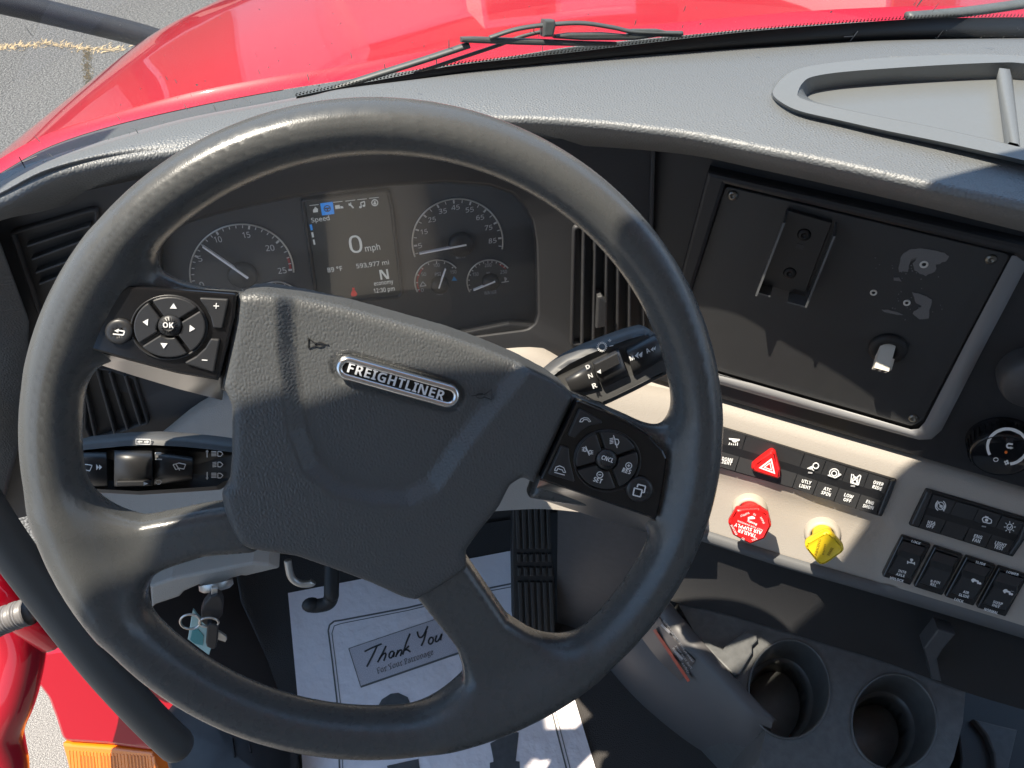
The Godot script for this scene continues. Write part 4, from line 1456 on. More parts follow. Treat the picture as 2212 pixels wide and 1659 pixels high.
func cluster():
	var t = thing("instrument_cluster", "black instrument cluster with round gauges and an upright display", "instruments", hit(PF, Vector2(770, 740), 0.0))
	var st = flat_tool()
	slab(st, PF, inset(hole_outline(), -4.0), -0.02, 0.0003, 0.0)
	part(st, "dial_plate", M.dial, t)
	# tachometer
	var c = c1([1060, 1320])[0]
	var g = dial(t, c, 114.2, 106.7, 163, 360, 4.0, "tachometer", "rev counter with a chrome arc")
	var L := []
	for k in 26:
		var a = 162.0 + 7.78 * k
		if k % 5 == 0: L.append([a, 0.955, 0.885, 4.2])
		else: L.append([a, 0.955, 0.90, 1.7])
	ticks(g, c, 114, 107, L, M.print)
	marks(PF, 0.0004, [arc(c, 108, 101, 5, 340, 356, 10)], M.gauge_red, g, "red_zone")
	for e in [["0", 555, 1475, 55], ["5", 530, 1138, 55], ["10", 763, 888, 95], ["15", 1130, 830, 95], ["20", 1435, 998, 110], ["25", 1592, 1292, 108]]:
		centred(e[0], 0.0005, c1([e[1], e[2]])[0], e[3] / 6.0, 12.5, M.print, g)
	needle(g, c1([1142, 1398])[0], c1([553, 990])[0], 4.6, c1([1075, 1335])[0], 30, M.needle_white)
	centred("RPM", 0.0005, c1([1117, 1482])[0], 20, 7.5, M.print_dim, g)
	centred("x100", 0.0005, c1([1125, 1535])[0], 20, 7.0, M.print_dim, g)
	# fuel gauge half hidden by the wheel
	c = c1([1510, 1760])[0]
	g = dial(t, c, 57, 55, 190, 352, 3.2, "fuel_gauge", "small gauge half hidden by the hub")
	ticks(g, c, 57, 55, [[225, 0.92, 0.8, 1.6], [247, 0.92, 0.82, 3], [268, 0.92, 0.84, 1.6], [290, 0.92, 0.8, 3], [310, 0.92, 0.83, 1.6], [330, 0.92, 0.82, 3]], M.print)
	centred("1/2", 0.0005, c1([1590, 1525])[0], 10, 8, M.print_dim, g)
	needle(g, c, c1([1520, 1490])[0], 3.0, c, 16, M.needle_blue)

	# display
	var bez = c2([58, 250, 800, 162, 842, 190, 868, 300, 958, 1070, 920, 1112, 220, 1172, 190, 1150])
	st = tool()
	var bp = rounded(local(PF, bez, 0.004), 0.004)
	solid(st, PF, bp, [[0.0, 0.0], [0.0, 0.003], [0.001, 0.0045], [0.003, 0.0045], [0.0045, 0.0015]], false)
	var sc = part(st, "display", M.black, t)
	sc.set_meta("label", "upright colour display reading 0 mph")
	st = flat_tool()
	solid(st, PF, inset(bp, 0.0038), [[0.0, 0.0], [0.0, 0.0018]])
	part(st, "screen_glass", M.screen, sc)
	var h := 0.0021
	var b = func(s): return c2(s)[0]
	text("Speed", PF, h, b.call([160, 446]), b.call([316, 425]), 9.5, M.lit_white, sc)
	text("0", PF, h, b.call([494, 710]), b.call([604, 700]), 37, M.lit_white, sc)
	text("mph", PF, h, b.call([625, 698]), b.call([753, 680]), 13, M.lit_white, sc)
	text("89 °F", PF, h, b.call([298, 878]), b.call([428, 862]), 10, M.lit_white, sc)
	text("593,977 mi", PF, h, b.call([548, 843]), b.call([828, 808]), 9.5, M.lit_white, sc)
	text("N", PF, h, b.call([755, 941]), b.call([829, 932]), 21, M.lit_white, sc, "lettering", 0, "bold")
	text("economy", PF, h, b.call([700, 992]), b.call([865, 972]), 8.5, M.lit_white, sc)
	text("12:30 pm", PF, h, b.call([698, 1056]), b.call([878, 1034]), 9, M.lit_white, sc)
	marks(PF, h - 0.0002, [c2([232, 282, 340, 268, 355, 372, 248, 385])], M.lit_blue, sc, "selected_tab")
	var P := []
	P.append(c2([170, 340, 190, 312, 214, 332, 212, 356, 172, 360]))
	P.append(c2([360, 300, 400, 295, 405, 325, 364, 330])); P.append(c2([407, 305, 428, 308, 434, 322, 408, 325]))
	P.append_array(line(c2([478, 285, 500, 300, 520, 322]), 3)); P.append_array(line(c2([480, 300, 497, 290, 495, 275]), 2))
	P.append_array(line(c2([588, 312, 582, 275, 615, 265, 618, 300]), 2)); P.append(ell(c2([580, 314])[0], 3, 2.4, 8)); P.append(ell(c2([610, 302])[0], 3, 2.4, 8))
	P.append_array(line(ell(c2([704, 276])[0], 6.6, 6.6, 12, 0, 359), 2)); P.append(ell(c2([704, 270])[0], 2, 2, 8)); P.append(ell(c2([704, 284])[0], 3.4, 2, 8))
	for e in [[140, 300, 218, 292], [345, 272, 425, 264], [450, 262, 535, 252], [552, 250, 635, 242], [655, 238, 738, 230]]: P.append(bar(c2([e[0], e[1]])[0], c2([e[2], e[3]])[0], 0.9))
	P.append(bar(c2([163, 532])[0], c2([171, 574])[0], 4)); P.append(bar(c2([175, 595])[0], c2([184, 638])[0], 3.6))
	marks(PF, h, P, M.lit_white, sc, "menu_symbols").set_meta("kind", "stuff")
	P = line(ell(c2([293, 326])[0], 7, 6.4, 14, 0, 359), 1.6)
	P.append(bar(c2([270, 326])[0], c2([318, 322])[0], 2.4)); P.append(bar(c2([294, 326])[0], c2([296, 345])[0], 3))
	marks(PF, h + 0.0003, P, M.screen, sc, "wheel_symbol")
	marks(PF, h, [bar(c2([150, 465])[0], c2([160, 512])[0], 4.6)], M.lit_blue, sc, "page_mark")
	marks(PF, h, [ell(c2([519, 1020])[0], 3, 2.6, 8), c2([508, 1035, 532, 1032, 553, 1065, 540, 1082, 505, 1084, 497, 1068])], M.lit_red, sc, "belt_warning")

	# speedometer
	c = c2([1420, 615])[0]
	g = dial(t, c, 99.8, 95.2, 159.5, 370, 3.8, "speedometer", "speedometer with a chrome arc and needle at rest")
	L = []
	for k in 19:
		var mph = k * 5.0
		var a = 174.8 + 2.249 * (mph - 5.0)
		if k % 2 == 1: L.append([a, 0.955, 0.88, 3.4])
		else: L.append([a, 0.955, 0.89, 1.5])
	ticks(g, c, 99.8, 95, L, M.print)
	for e in [["5", 1097, 645, 34], ["15", 1132, 525, 60], ["25", 1200, 420, 66], ["35", 1293, 347, 70], ["45", 1403, 315, 72], ["55", 1525, 335, 70], ["65", 1615, 402, 68], ["75", 1687, 490, 66], ["85", 1722, 603, 68]]:
		centred(e[0], 0.0005, c2([e[1], e[2]])[0], e[3] / 4.0, 11.8, M.print, g, -0.1, "lean")
	needle(g, c2([1497, 643])[0], c2([1090, 722])[0], 3.4, c2([1447, 625])[0], 28, M.needle_white)
	centred("MPH", 0.0005, c2([1444, 742])[0], 19, 7.5, M.print_dim, g)
	# air pressure
	c = c2([1250, 960])[0]
	g = dial(t, c, 51.5, 49, 152, 322, 3.2, "air_gauge", "small air pressure gauge")
	L = []
	for a in [157, 178, 200, 222, 243, 266, 288, 314]: L.append([a, 0.93, 0.85 if a != 266 else 0.8, 1.8])
	ticks(g, c, 51, 48.5, L, M.print)
	marks(PF, 0.0004, [arc(c, 46.5, 44, 3, 150, 226, 14)], M.gauge_red, g, "red_zone")
	for e in [["0", 1116, 1030, 24], ["50", 1128, 893, 42], ["100", 1238, 815, 54], ["150", 1383, 873, 52], ["PSI", 1250, 893, 52], ["AIR", 1266, 1058, 54]]:
		centred(e[0], 0.0005, c2([e[1], e[2]])[0], e[3] / 4.0, 7.2, M.print_dim, g)
	marks(PF, 0.0005, [c2([1368, 950, 1388, 912, 1416, 948])], M.gauge_blue, g, "warning_symbol")
	marks(PF, 0.0005, line(c2([1095, 998, 1118, 958, 1148, 992, 1095, 998]), 1.8), M.print_dim, g, "warning_symbol")
	needle(g, c2([1258, 1020])[0], c2([1316, 855])[0], 3.0, c2([1262, 975])[0], 20, M.needle_white)
	# water temperature
	c = c2([1700, 960])[0]
	g = dial(t, c, 51, 49, 152, 322, 3.2, "temperature_gauge", "small water temperature gauge")
	L = []
	for a in [157, 171, 185, 200, 214, 228, 240, 252, 264, 275, 287, 300, 312]: L.append([a, 0.93, 0.86, 1.5])
	ticks(g, c, 51, 48.5, L, M.print)
	marks(PF, 0.0004, [arc(c, 46.5, 44, 3, 296, 318, 8)], M.gauge_red, g, "red_zone")
	for e in [["150", 1575, 893, 50], ["200", 1683, 815, 58], ["250", 1817, 873, 58], ["°F", 1685, 890, 30], ["WATER", 1702, 1052, 108]]:
		centred(e[0], 0.0005, c2([e[1], e[2]])[0], e[3] / 4.0, 7.2, M.print_dim, g)
	P = [bar(c2([1828, 920])[0], c2([1832, 958])[0], 2.2), bar(c2([1832, 930])[0], c2([1846, 928])[0], 1.5), bar(c2([1832, 942])[0], c2([1846, 940])[0], 1.5), bar(c2([1798, 965])[0], c2([1862, 955])[0], 1.8)]
	marks(PF, 0.0005, P, M.print, g, "coolant_symbol")
	needle(g, c2([1745, 960])[0], c2([1558, 1038])[0], 3.0, c2([1700, 950])[0], 20, M.needle_white)
	# clear lens over the dials
	st = flat_tool()
	cap(st, PF, local(PF, inset(hole_outline(), 6.0), 0.0135), 0.0135)
	part(st, "cover_lens", M.lens, t)

func screw(pl: Dictionary, q: Vector2, h: float, r: float, m: Material, parent: Node3D):
	var st = tool()
	var c = hit(pl, q, h)
	lathe(st, c, pl.n, pl.x, [[r, -0.002], [r, 0.0005], [r * 0.85, 0.0018], [r * 0.5, 0.0022], [r * 0.42, 0.0022], [r * 0.36, 0.0006], [0.0, 0.0006]], 20)
	part(st, "screw", m, parent)

# an outline torn into small uneven steps
func ragged(p: PackedVector2Array, amp: float) -> PackedVector2Array:
	var n = maxi(8, int(Geometry2D.offset_polygon(p, 0.0).size()) + p.size() * 3)
	var r = even(p, n, true)
	for i in r.size(): r[i] += Vector2(rng.randfn(0, amp * 0.4), rng.randfn(0, amp * 0.4))
	return r

func centre_panel():
	var d = thing("centre_panel", "black centre panel angled to the driver with grey framed recess", "panel", hit(PC, Vector2(1800, 950), 0.0))
	var st = flat_tool()
	slab(st, PC, pts([1408, 318, 1475, 322, 1641, 352, 1808, 388, 2008, 436, 2212, 486, 2420, 540, 2420, 1112, 2212, 1053, 1941, 973, 1558, 861, 1380, 808, 1396, 620]), -0.04, 0.0, 0.001)
	part(st, "panel_face", M.panel_black, d)
	# frame round the recess: black shoulder at the top and left, grey strip below and right
	st = flat_tool()
	slab(st, PC, pts([1528, 372, 2235, 535, 2212, 570, 2190, 552, 1566, 400, 1450, 770, 1425, 762]), 0.0, 0.016, 0.004)
	part(st, "frame_shoulder", M.panel_black, d)
	st = tool()
	var fo = pts([1440, 797, 1700, 872, 1985, 950, 2012, 949, 2034, 930, 2130, 742, 2228, 556])
	var fi = pts([1444, 776, 1710, 853, 1968, 928, 1985, 926, 1998, 912, 2092, 730, 2186, 552])
	var A := PackedVector3Array()
	var B := PackedVector3Array()
	var C := PackedVector3Array()
	for i in fo.size():
		C.append(hit(PC, fo[i], 0.0)); A.append(hit(PC, fo[i], 0.005)); B.append(hit(PC, fi[i], 0.0125))
	var D := PackedVector3Array()
	for i in fo.size(): D.append(hit(PC, fi[i], 0.0))
	grid(st, [C, A, B, D])
	var gf = part(st, "frame_strip", M.grey_trim, d)
	gf.set_meta("label", "grey strip along two sides of the recess")

	# mounting plate with screws, tape residue and drilled holes
	var p = thing("mounting_plate", "flat black plate screwed into the recess, with tape residue and drilled holes", "plate", hit(PC, Vector2(1750, 860), 0.0))
	st = flat_tool()
	slab(st, PC, pts([1566, 402, 2184, 550, 1994, 908, 1970, 921, 1446, 772]), 0.0, 0.007, 0.0012, 0.006)
	part(st, "plate_sheet", M.plate, p)
	for q in [[1583, 422], [2141, 560], [1973, 903]]: screw(PC, Vector2(q[0], q[1]), 0.0072, 0.0052, M.dark_steel, p)
	for poly in [[1940, 588, 1947, 552, 1960, 541, 1990, 536, 2022, 541, 2052, 552, 2042, 566, 2024, 572, 2020, 586, 2002, 597, 1985, 590, 1975, 583, 1972, 568, 1985, 556, 1968, 560, 1960, 588], [1971, 631, 1990, 636, 2014, 647, 2008, 672, 2006, 688, 1990, 691, 1972, 677, 1980, 668, 1994, 663, 1978, 652], [1903, 668, 1930, 672, 1952, 680, 1950, 682, 1925, 678, 1905, 672], [1930, 598, 1945, 602, 1948, 608, 1930, 605]]:
		st = flat_tool()
		slab(st, PC, ragged(pts(poly), 2.2), 0.007, 0.0076, 0.0)
		var tp = part(st, "tape_residue", M.tape, p)
		tp.set_meta("label", "torn grey tape residue around a drilled hole")
	st = flat_tool()
	for k in 60:
		var q = Vector2(1965, 580) if k % 2 else Vector2(1975, 660)
		q += Vector2(rng.randfn(0, 30), rng.randfn(0, 18))
		var e := PackedVector2Array()
		for i in 5: e.append(q + Vector2.from_angle(TAU * i / 5.0 + rng.randf()) * rng.randf_range(0.5, 2.4))
		slab(st, PC, e, 0.0072, 0.0075, 0.0)
	part(st, "tape_crumbs", M.tape, p).set_meta("kind", "stuff")
	for q in [[1996, 571, 7.5], [1887, 632, 6.5], [1959, 654, 6.5]]:
		st = tool()
		lathe(st, hit(PC, Vector2(q[0], q[1]), 0.0075), PC.n, PC.x, [[q[2] * 0.00052, -0.001], [q[2] * 0.00052, 0.0008], [q[2] * 0.0003, 0.001], [q[2] * 0.00026, 0.0002]], 16)
		part(st, "hole_rim", M.hole_rim, p)
		st = flat_tool()
		slab(st, PC, ell(Vector2(q[0], q[1]), q[2] * 0.55, q[2] * 0.55, 14), 0.0065, 0.0077, 0.0)
		part(st, "drilled_hole", M.black, p)

	# phone bracket
	var b = thing("phone_bracket", "black metal phone bracket with bent edges screwed to the plate", "bracket", hit(PC, Vector2(1700, 640), 0.007))
	st = flat_tool()
	slab(st, PC, pts([1702, 455, 1797, 482, 1740, 632, 1716, 626, 1712, 634, 1690, 628, 1645, 612]), 0.007, 0.0135, 0.0008)
	part(st, "back_plate", M.bracket, b)
	for e in [[1700, 455, 1640, 612], [1806, 483, 1745, 636]]:
		st = flat_tool()
		var a0 = hit(PC, Vector2(e[0], e[1]), 0.01)
		var a1 = hit(PC, Vector2(e[2], e[3]), 0.01)
		var m = (a0 + a1) / 2
		var ax = (a1 - a0).normalized()
		box(st, m + PC.n * 0.010, Vector3(0.0022, 0.030, (a1 - a0).length()), Basis(ax.cross(PC.n) * -1.0, PC.n, ax))
		part(st, "side_flange", M.bracket_edge, b)
	for e in [[1640, 614, 1668, 622], [1704, 634, 1742, 644]]:
		st = flat_tool()
		var a0 = hit(PC, Vector2(e[0], e[1]), 0.01)
		var a1 = hit(PC, Vector2(e[2], e[3]), 0.01)
		var ax = (a1 - a0).normalized()
		box(st, (a0 + a1) / 2 + PC.n * 0.008, Vector3((a1 - a0).length(), 0.018, 0.002), Basis(ax, PC.n, ax.cross(PC.n)))
		part(st, "lower_hook", M.bracket_edge, b)
	screw(PC, Vector2(1737, 507), 0.0137, 0.0065, M.black, b)
	screw(PC, Vector2(1706, 590), 0.0137, 0.0065, M.black, b)
	st = flat_tool()
	slab(st, PC, pts([1722, 526, 1738, 530, 1734, 540, 1718, 536]), 0.0130, 0.0139, 0.0)
	part(st, "slot", M.faint_black, b)

	# plug hanging from a grommet
	var g = thing("wire_plug", "white multi-pin plug sticking out of a black rubber grommet", "plug", hit(PC, Vector2(1918, 785), 0.007))
	st = tool()
	lathe(st, hit(PC, Vector2(1918, 752), 0.007), PC.n, PC.x, [[0.019, 0.0], [0.019, 0.003], [0.016, 0.006], [0.010, 0.006], [0.008, 0.002], [0.0, 0.001]], 32)
	part(st, "grommet", M.rubber, g, false)
	var c0 = hit(PC, Vector2(1917, 744), 0.006)
	var out = (PC.n * 0.75 - PC.y * 0.66).normalized()
	var bs = Basis(PC.x, out.cross(PC.x).normalized() * -1.0, out)
	st = flat_tool()
	box(st, c0 + out * 0.014, Vector3(0.0145, 0.011, 0.030), bs)
	box(st, c0 + out * 0.012 + bs.y * 0.007, Vector3(0.004, 0.003, 0.018), bs)
	box(st, c0 + out * 0.020 + PC.x * 0.0085, Vector3(0.003, 0.006, 0.012), bs)
	var body = part(st, "plug_body", M.plug, g)
	st = flat_tool()
	for i in 2:
		for k in 3:
			box(st, c0 + out * 0.0291 + PC.x * (i - 0.5) * 0.0058 + bs.y * (k - 1) * 0.0033, Vector3(0.003, 0.002, 0.0006), bs)
	part(st, "pin_socket", M.black, body)

	# climate knobs
	knob(s4([1040, 283])[0], 66.0, "ribbed black fan knob with white ring and orange dot", true)
	knob(Vector2(2232, 802), 70.0, "smooth black knob half out of view above the fan knob", false)

func knob(q: Vector2, r: float, label: String, marked: bool):
	var k = thing("climate_knob", label, "knob", hit(PC, q, 0.0))
	var dep = (hit(PC, q, 0.0) - EYE).dot(fw) / FOC
	var R = r * dep
	var st = tool()
	var c = hit(PC, q, 0.0)
	if marked:
		lathe(st, c, PC.n, PC.x, [[R * 1.0, 0.0], [R * 1.0, 0.004], [R * 0.93, 0.006], [R * 0.93, 0.020], [R * 0.90, 0.024], [R * 0.85, 0.026], [R * 0.80, 0.0245], [0.0, 0.0245]], 48)
		part(st, "knob_body", M.gloss, k)
		for i in 30:
			var t = TAU * i / 30.0
			var dd = PC.x * cos(t) + PC.y * sin(t)
			st = flat_tool()
			box(st, c + dd * R * 0.945 + PC.n * 0.013, Vector3(0.0016, 0.0026, 0.0145), Basis(dd, PC.n.cross(dd), PC.n))
			part(st, "grip_rib", M.gloss, k)
		var h := 0.0248
		var fc = s4([1090, 328])[0]
		var P := []
		P.append(arc(fc, 46, 41, 6, 152, 268, 26)); P.append(arc(fc, 46, 41, 6, 268, 335, 16)); P.append(arc(fc, 46, 41, 6, 25, 82, 16))
		P.append_array(line(s4([1128, 312, 1095, 308, 1084, 322, 1090, 336, 1122, 338]), 3.2)); P.append(s4([1112, 328, 1132, 338, 1112, 348]))
		marks(PC, h, P, M.white, k, "dial_marks")
		marks(PC, h, line(ell(s4([1008, 421])[0], 5, 4, 14, 0, 359), 1.4), M.white, k, "off_symbol")
		var fs := []
		for i in 4: fs.append(ell(s4([1084, 441])[0] + Vector2.from_angle(TAU * i / 4.0 + 0.4) * 3.4, 2.6, 2.4, 8))
		marks(PC, h, fs, M.white, k, "fan_symbol")
		marks(PC, h, [ell(s4([1080, 369])[0], 3.2, 3.2, 12)], M.orange_dot, k, "lamp_dot")
	else:
		lathe(st, c, PC.n, PC.x, [[R, 0.0], [R * 0.98, 0.014], [R * 0.92, 0.022], [R * 0.82, 0.026], [0.0, 0.027]], 48)
		part(st, "knob_body", M.plastic, k, true)

func rocker(q: PackedVector2Array, t: Node3D, h: float, mid := 0.5, m: Material = null):
	# q: top left, top right, bottom right, bottom left; two faces meeting in a crease
	var st = flat_tool()
	var ml = q[0].lerp(q[3], mid)
	var mr = q[1].lerp(q[2], mid)
	var top = [q[0], q[1], q[2], q[3]]
	var P = []
	for e in [[q[0], 0.75], [q[1], 0.75], [mr, 0.35], [q[2], 0.8], [q[3], 0.8], [ml, 0.35]]:
		P.append(e)
	var b := []
	var w := []
	var cen = (q[0] + q[1] + q[2] + q[3]) * 0.25
	for e in P:
		var px: Vector2 = e[0]
		var inn = px + (cen - px).normalized() * 0.6
		w.append(hit(PB, inn, h + 0.008 * e[1]))
		b.append(hit(PB, px, 0.0))
	quad(st, w[0], w[1], w[2], w[5])
	quad(st, w[5], w[2], w[3], w[4])
	for i in 6:
		quad(st, w[i], b[i], b[(i + 1) % 6], w[(i + 1) % 6])
	return part(st, "rocker", m if m else M.button, t)

func switch_thing(called: String, q: PackedVector2Array, label: String, group := "") -> Node3D:
	return thing(called, label, "switch", hit(PB, (q[2] + q[3]) * 0.5, 0.0), group)

func st_text(words: String, a: Vector2, b: Vector2, capp: float, t: Node3D, h: float):
	text(words, PB, h, a, b, capp, M.white, t, "lettering", 0.0, "bold")

func switch_panel():
	var d = thing("control_fascia", "beige grained switch panel with grey edge strip below the black plate", "panel", hit(PB, Vector2(1800, 1200), 0.0))
	# grained beige skin, bellied at its upper edge
	var top = spline(pts([1360, 800, 1440, 826, 1558, 861, 1700, 903, 1941, 973, 2212, 1053, 2420, 1115]), 50)
	var bot = spline(pts([1360, 1095, 1440, 1117, 1528, 1146, 1700, 1201, 1850, 1244, 2030, 1297, 2212, 1352, 2420, 1416]), 50)
	var st = tool()
	var rows := []
	for k in 17:
		var s = k / 16.0
		var row := PackedVector3Array()
		for i in 50:
			var q = top[i].lerp(bot[i], s)
			var h = -0.012 * exp(-s * 26.0)
			if i < 27: h -= 0.010 * smoothstep(0.50, 0.60, s) * smoothstep(27.0, 24.5, float(i))
			row.append(hit(PB, q, h))
		rows.append(row)
	grid(st, rows)
	part(st, "beige_skin", M.beige, d, true)
	st = tool()
	var A := PackedVector3Array()
	var B := PackedVector3Array()
	var C := PackedVector3Array()
	for i in 50:
		var drop = Vector2(-4, 17)
		A.append(hit(PB, bot[i], -0.009 if i < 26 else 0.0)); B.append(hit(PB, bot[i] + drop * 0.9, 0.001)); C.append(hit(PB, bot[i] + drop * 1.5, -0.015))
	grid(st, [A, B, C])
	part(st, "edge_strip", M.grey_trim2, d, true)

	# first row: flat rockers in a black carrier
	var car = thing("switch_row", "long black switch carrier with hazard button set in the beige panel", "switch carrier", hit(PB, s3([1000, 900])[0], 0.0))
	st = flat_tool()
	slab(st, PB, s3([110, 92, 440, 190, 1045, 376, 1710, 575, 2003, 662, 1930, 850, 1845, 1045, 1790, 1034, 915, 752, 320, 585, 60, 505]), -0.004, 0.0035, 0.001, 0.002)
	part(st, "carrier", M.black, car)
	st = flat_tool()
	slab(st, PB, s3([1938, 672, 2000, 668, 1925, 850, 1842, 1040, 1796, 1030, 1860, 860]), 0.0, 0.008, 0.002, 0.002)
	part(st, "end_cap", M.button, car)
	var H := 0.0
	var hw := 0.0068
	var q = s3([110, 108, 436, 202, 318, 572, 20, 488])
	var s = switch_thing("rocker_switch", q, "black rocker switch marked DOME LIGHT beside the steering wheel rim", "rocker switches on the beige panel")
	var r = rocker(q, s, H)
	st_text("DOME", s3([185, 455])[0], s3([296, 478])[0], 7.2, r, hw)
	st_text("LIGHT", s3([165, 485])[0], s3([284, 512])[0], 7.2, r, hw)
	var P = [s3([258, 228, 372, 240, 365, 258, 340, 262, 330, 275, 300, 270, 290, 250, 262, 245])]
	for k in 5: P.append(bar(s3([268 + k * 20, 275 + 6 * sin(k * 0.8) * 2])[0], s3([258 + k * 22, 298 + k * 2])[0], 1.8))
	marks(PB, hw, P, M.white, r, "lamp_symbol")
	q = s3([442, 204, 1042, 388, 914, 742, 324, 574])
	s = switch_thing("hazard_switch", q, "wide black switch carrying a raised red warning triangle")
	r = rocker(q, s, H)
	st = tool()
	var tri_out = s3([712, 358, 745, 385, 792, 560, 790, 640, 768, 658, 720, 645, 520, 580, 488, 548, 495, 515, 560, 460, 680, 368])
	var tp = rounded(local(PB, tri_out, 0.016), 0.003)
	solid(st, PB, tp, [[0.0, 0.002], [0.0, 0.013], [0.0012, 0.0162], [0.003, 0.017]])
	var trib = part(st, "warning_triangle", M.red, s)
	var ta = s3([702, 438])[0]; var tb = s3([738, 600])[0]; var tc = s3([570, 538])[0]
	var tm = (ta + tb + tc) / 3.0
	var loops := []
	for e in [[1.0, 0.72], [0.52, 0.36]]:
		var v = [ta, tb, tc]
		for i in 3:
			var j = (i + 1) % 3
			loops.append(PackedVector2Array([tm.lerp(v[i], e[0]), tm.lerp(v[j], e[0]), tm.lerp(v[j], e[1]), tm.lerp(v[i], e[1])]))
	marks(PB, 0.0171, loops, M.white, trib, "triangle_symbol")
	var defs = [
		[[1048, 392, 1266, 460, 1122, 820, 918, 744], "black rocker switch marked UTLY LIGHT", "UTLY", [1010, 688, 1108, 712], "LIGHT", [985, 735, 1098, 765]],
		[[1272, 462, 1482, 530, 1342, 888, 1128, 822], "black rocker switch marked ATC SPIN", "ATC", [1236, 765, 1312, 788], "SPIN", [1212, 806, 1306, 835]],
		[[1488, 534, 1706, 592, 1568, 960, 1348, 890], "black rocker switch marked LOW OFF", "LOW", [1450, 830, 1542, 858], "OFF", [1442, 878, 1520, 900]],
		[[1712, 594, 1928, 664, 1786, 1026, 1574, 962], "black rocker switch marked OVER RIDE and ENG SHDN", "ENG", [1676, 900, 1752, 924], "SHDN", [1644, 944, 1752, 972]]]
	var made := []
	for e in defs:
		q = s3(e[0])
		s = switch_thing("rocker_switch", q, e[1], "rocker switches on the beige panel")
		r = rocker(q, s, H)
		made.append(r)
		st_text(e[2], s3([e[3][0], e[3][1]])[0], s3([e[3][2], e[3][3]])[0], 7.4, r, hw)
		st_text(e[4], s3([e[5][0], e[5][1]])[0], s3([e[5][2], e[5][3]])[0], 7.4, r, hw)
	st_text("OVER", s3([1752, 700])[0], s3([1856, 728])[0], 7.4, made[3], hw)
	st_text("RIDE", s3([1742, 745])[0], s3([1836, 774])[0], 7.4, made[3], hw)
	P = line(ell(s3([1160, 515])[0], 6, 6, 14, 0, 359), 2.2)
	for k in 5: P.append(bar(s3([1135 - k * 4, 515 + k * 9])[0], s3([1072 + k * 17, 545 + k * 5])[0], 1.6))
	marks(PB, hw, P, M.white, made[0], "lamp_symbol")
	P = line(ell(s3([1350, 590])[0], 10, 9, 18, 90, 400), 1.8)
	P.append_array(line(ell(s3([1350, 595])[0], 5.5, 5.5, 12, 0, 359), 2)); P.append_array(line(s3([1285, 612, 1360, 640, 1422, 605, 1400, 602]), 2.2))
	marks(PB, hw, P, M.white, made[1], "turbo_symbol")
	P = line(s3([1532, 600, 1522, 690, 1600, 715, 1628, 620, 1605, 615]), 2.0)
	P.append_array(line(s3([1545, 605, 1600, 705]), 2.4)); P.append_array(line(s3([1618, 610, 1520, 695]), 2.4)); P.append_array(line(ell(s3([1568, 665])[0], 6, 7, 12, 0, 359), 1.6))
	marks(PB, hw, P, M.white, made[2], "can_symbol")
	for e in [[1080, 585, made[0]], [1522, 722, made[2]]]:
		marks(PB, hw - 0.0012, [bar(s3([e[0], e[1]])[0], s3([e[0] + 44, e[1] + 6])[0], 3.2)], M.faint, e[2], "indicator")

	# second row
	car = thing("switch_row", "short black switch carrier with four switches beside the fan knob", "switch carrier", hit(PB, s4([760, 1000])[0], 0.0))
	st = flat_tool()
	slab(st, PB, s4([515, 628, 860, 728, 1270, 850, 1215, 985, 1130, 1112, 1090, 1100, 780, 1003, 392, 886, 440, 780]), -0.004, 0.0035, 0.001, 0.002)
	part(st, "carrier", M.black, car)
	st = flat_tool()
	slab(st, PB, s4([520, 640, 560, 655, 462, 902, 405, 884]), 0.0, 0.0085, 0.002, 0.002)
	part(st, "end_cap", M.button, car)
	st = flat_tool()
	slab(st, PB, s4([1215, 868, 1262, 860, 1210, 985, 1130, 1104, 1098, 1094, 1170, 985]), 0.0, 0.0085, 0.002, 0.002)
	part(st, "end_cap", M.button, car)
	made = []
	for e in [[[566, 668, 726, 716, 610, 946, 466, 902], "black rocker switch marked HSA OFF"], [[730, 718, 888, 763, 774, 994, 614, 948], "blank black rocker switch between HSA OFF and ENG FAN"], [[892, 765, 1048, 815, 934, 1042, 778, 996], "black rocker switch marked ENG FAN"], [[1052, 817, 1212, 866, 1092, 1092, 938, 1044], "black rocker switch marked LIGHT TEST"]]:
		q = s4(e[0])
		s = switch_thing("rocker_switch", q, e[1], "rocker switches on the beige panel")
		made.append(rocker(q, s, H))
	st_text("HSA", s4([523, 874])[0], s4([578, 886])[0], 7.4, made[0], hw)
	st_text("OFF", s4([514, 898])[0], s4([567, 910])[0], 7.4, made[0], hw)
	st_text("ENG", s4([850, 970])[0], s4([906, 985])[0], 7.4, made[2], hw)
	st_text("FAN", s4([840, 998])[0], s4([892, 1012])[0], 7.4, made[2], hw)
	st_text("LIGHT", s4([998, 1018])[0], s4([1076, 1042])[0], 7.4, made[3], hw)
	st_text("TEST", s4([992, 1046])[0], s4([1056, 1064])[0], 7.4, made[3], hw)
	var sc = s4([617, 748])[0]
	P = line(ell(sc, 7.5, 8, 14, 0, 359), 1.6)
	P.append(arc(sc, 12, 12.5, 2, 120, 240, 10)); P.append(arc(sc, 12, 12.5, 2, -60, 60, 10)); P.append(bar(s4([594, 712])[0], s4([642, 786])[0], 2.2)); P.append(ell(sc + Vector2(1, 1), 4, 3, 8))
	marks(PB, hw, P, M.white, made[0], "brake_symbol")
	P = line(s4([912, 840, 925, 828, 945, 832, 965, 840, 978, 850, 975, 870, 955, 872, 938, 866, 918, 862, 912, 840]), 2)
	P.append(ell(s4([942, 850])[0], 3.6, 3.4, 8)); P.append(bar(s4([932, 822])[0], s4([956, 830])[0], 2))
	marks(PB, hw, P, M.white, made[2], "engine_symbol")
	sc = s4([1106, 898])[0]
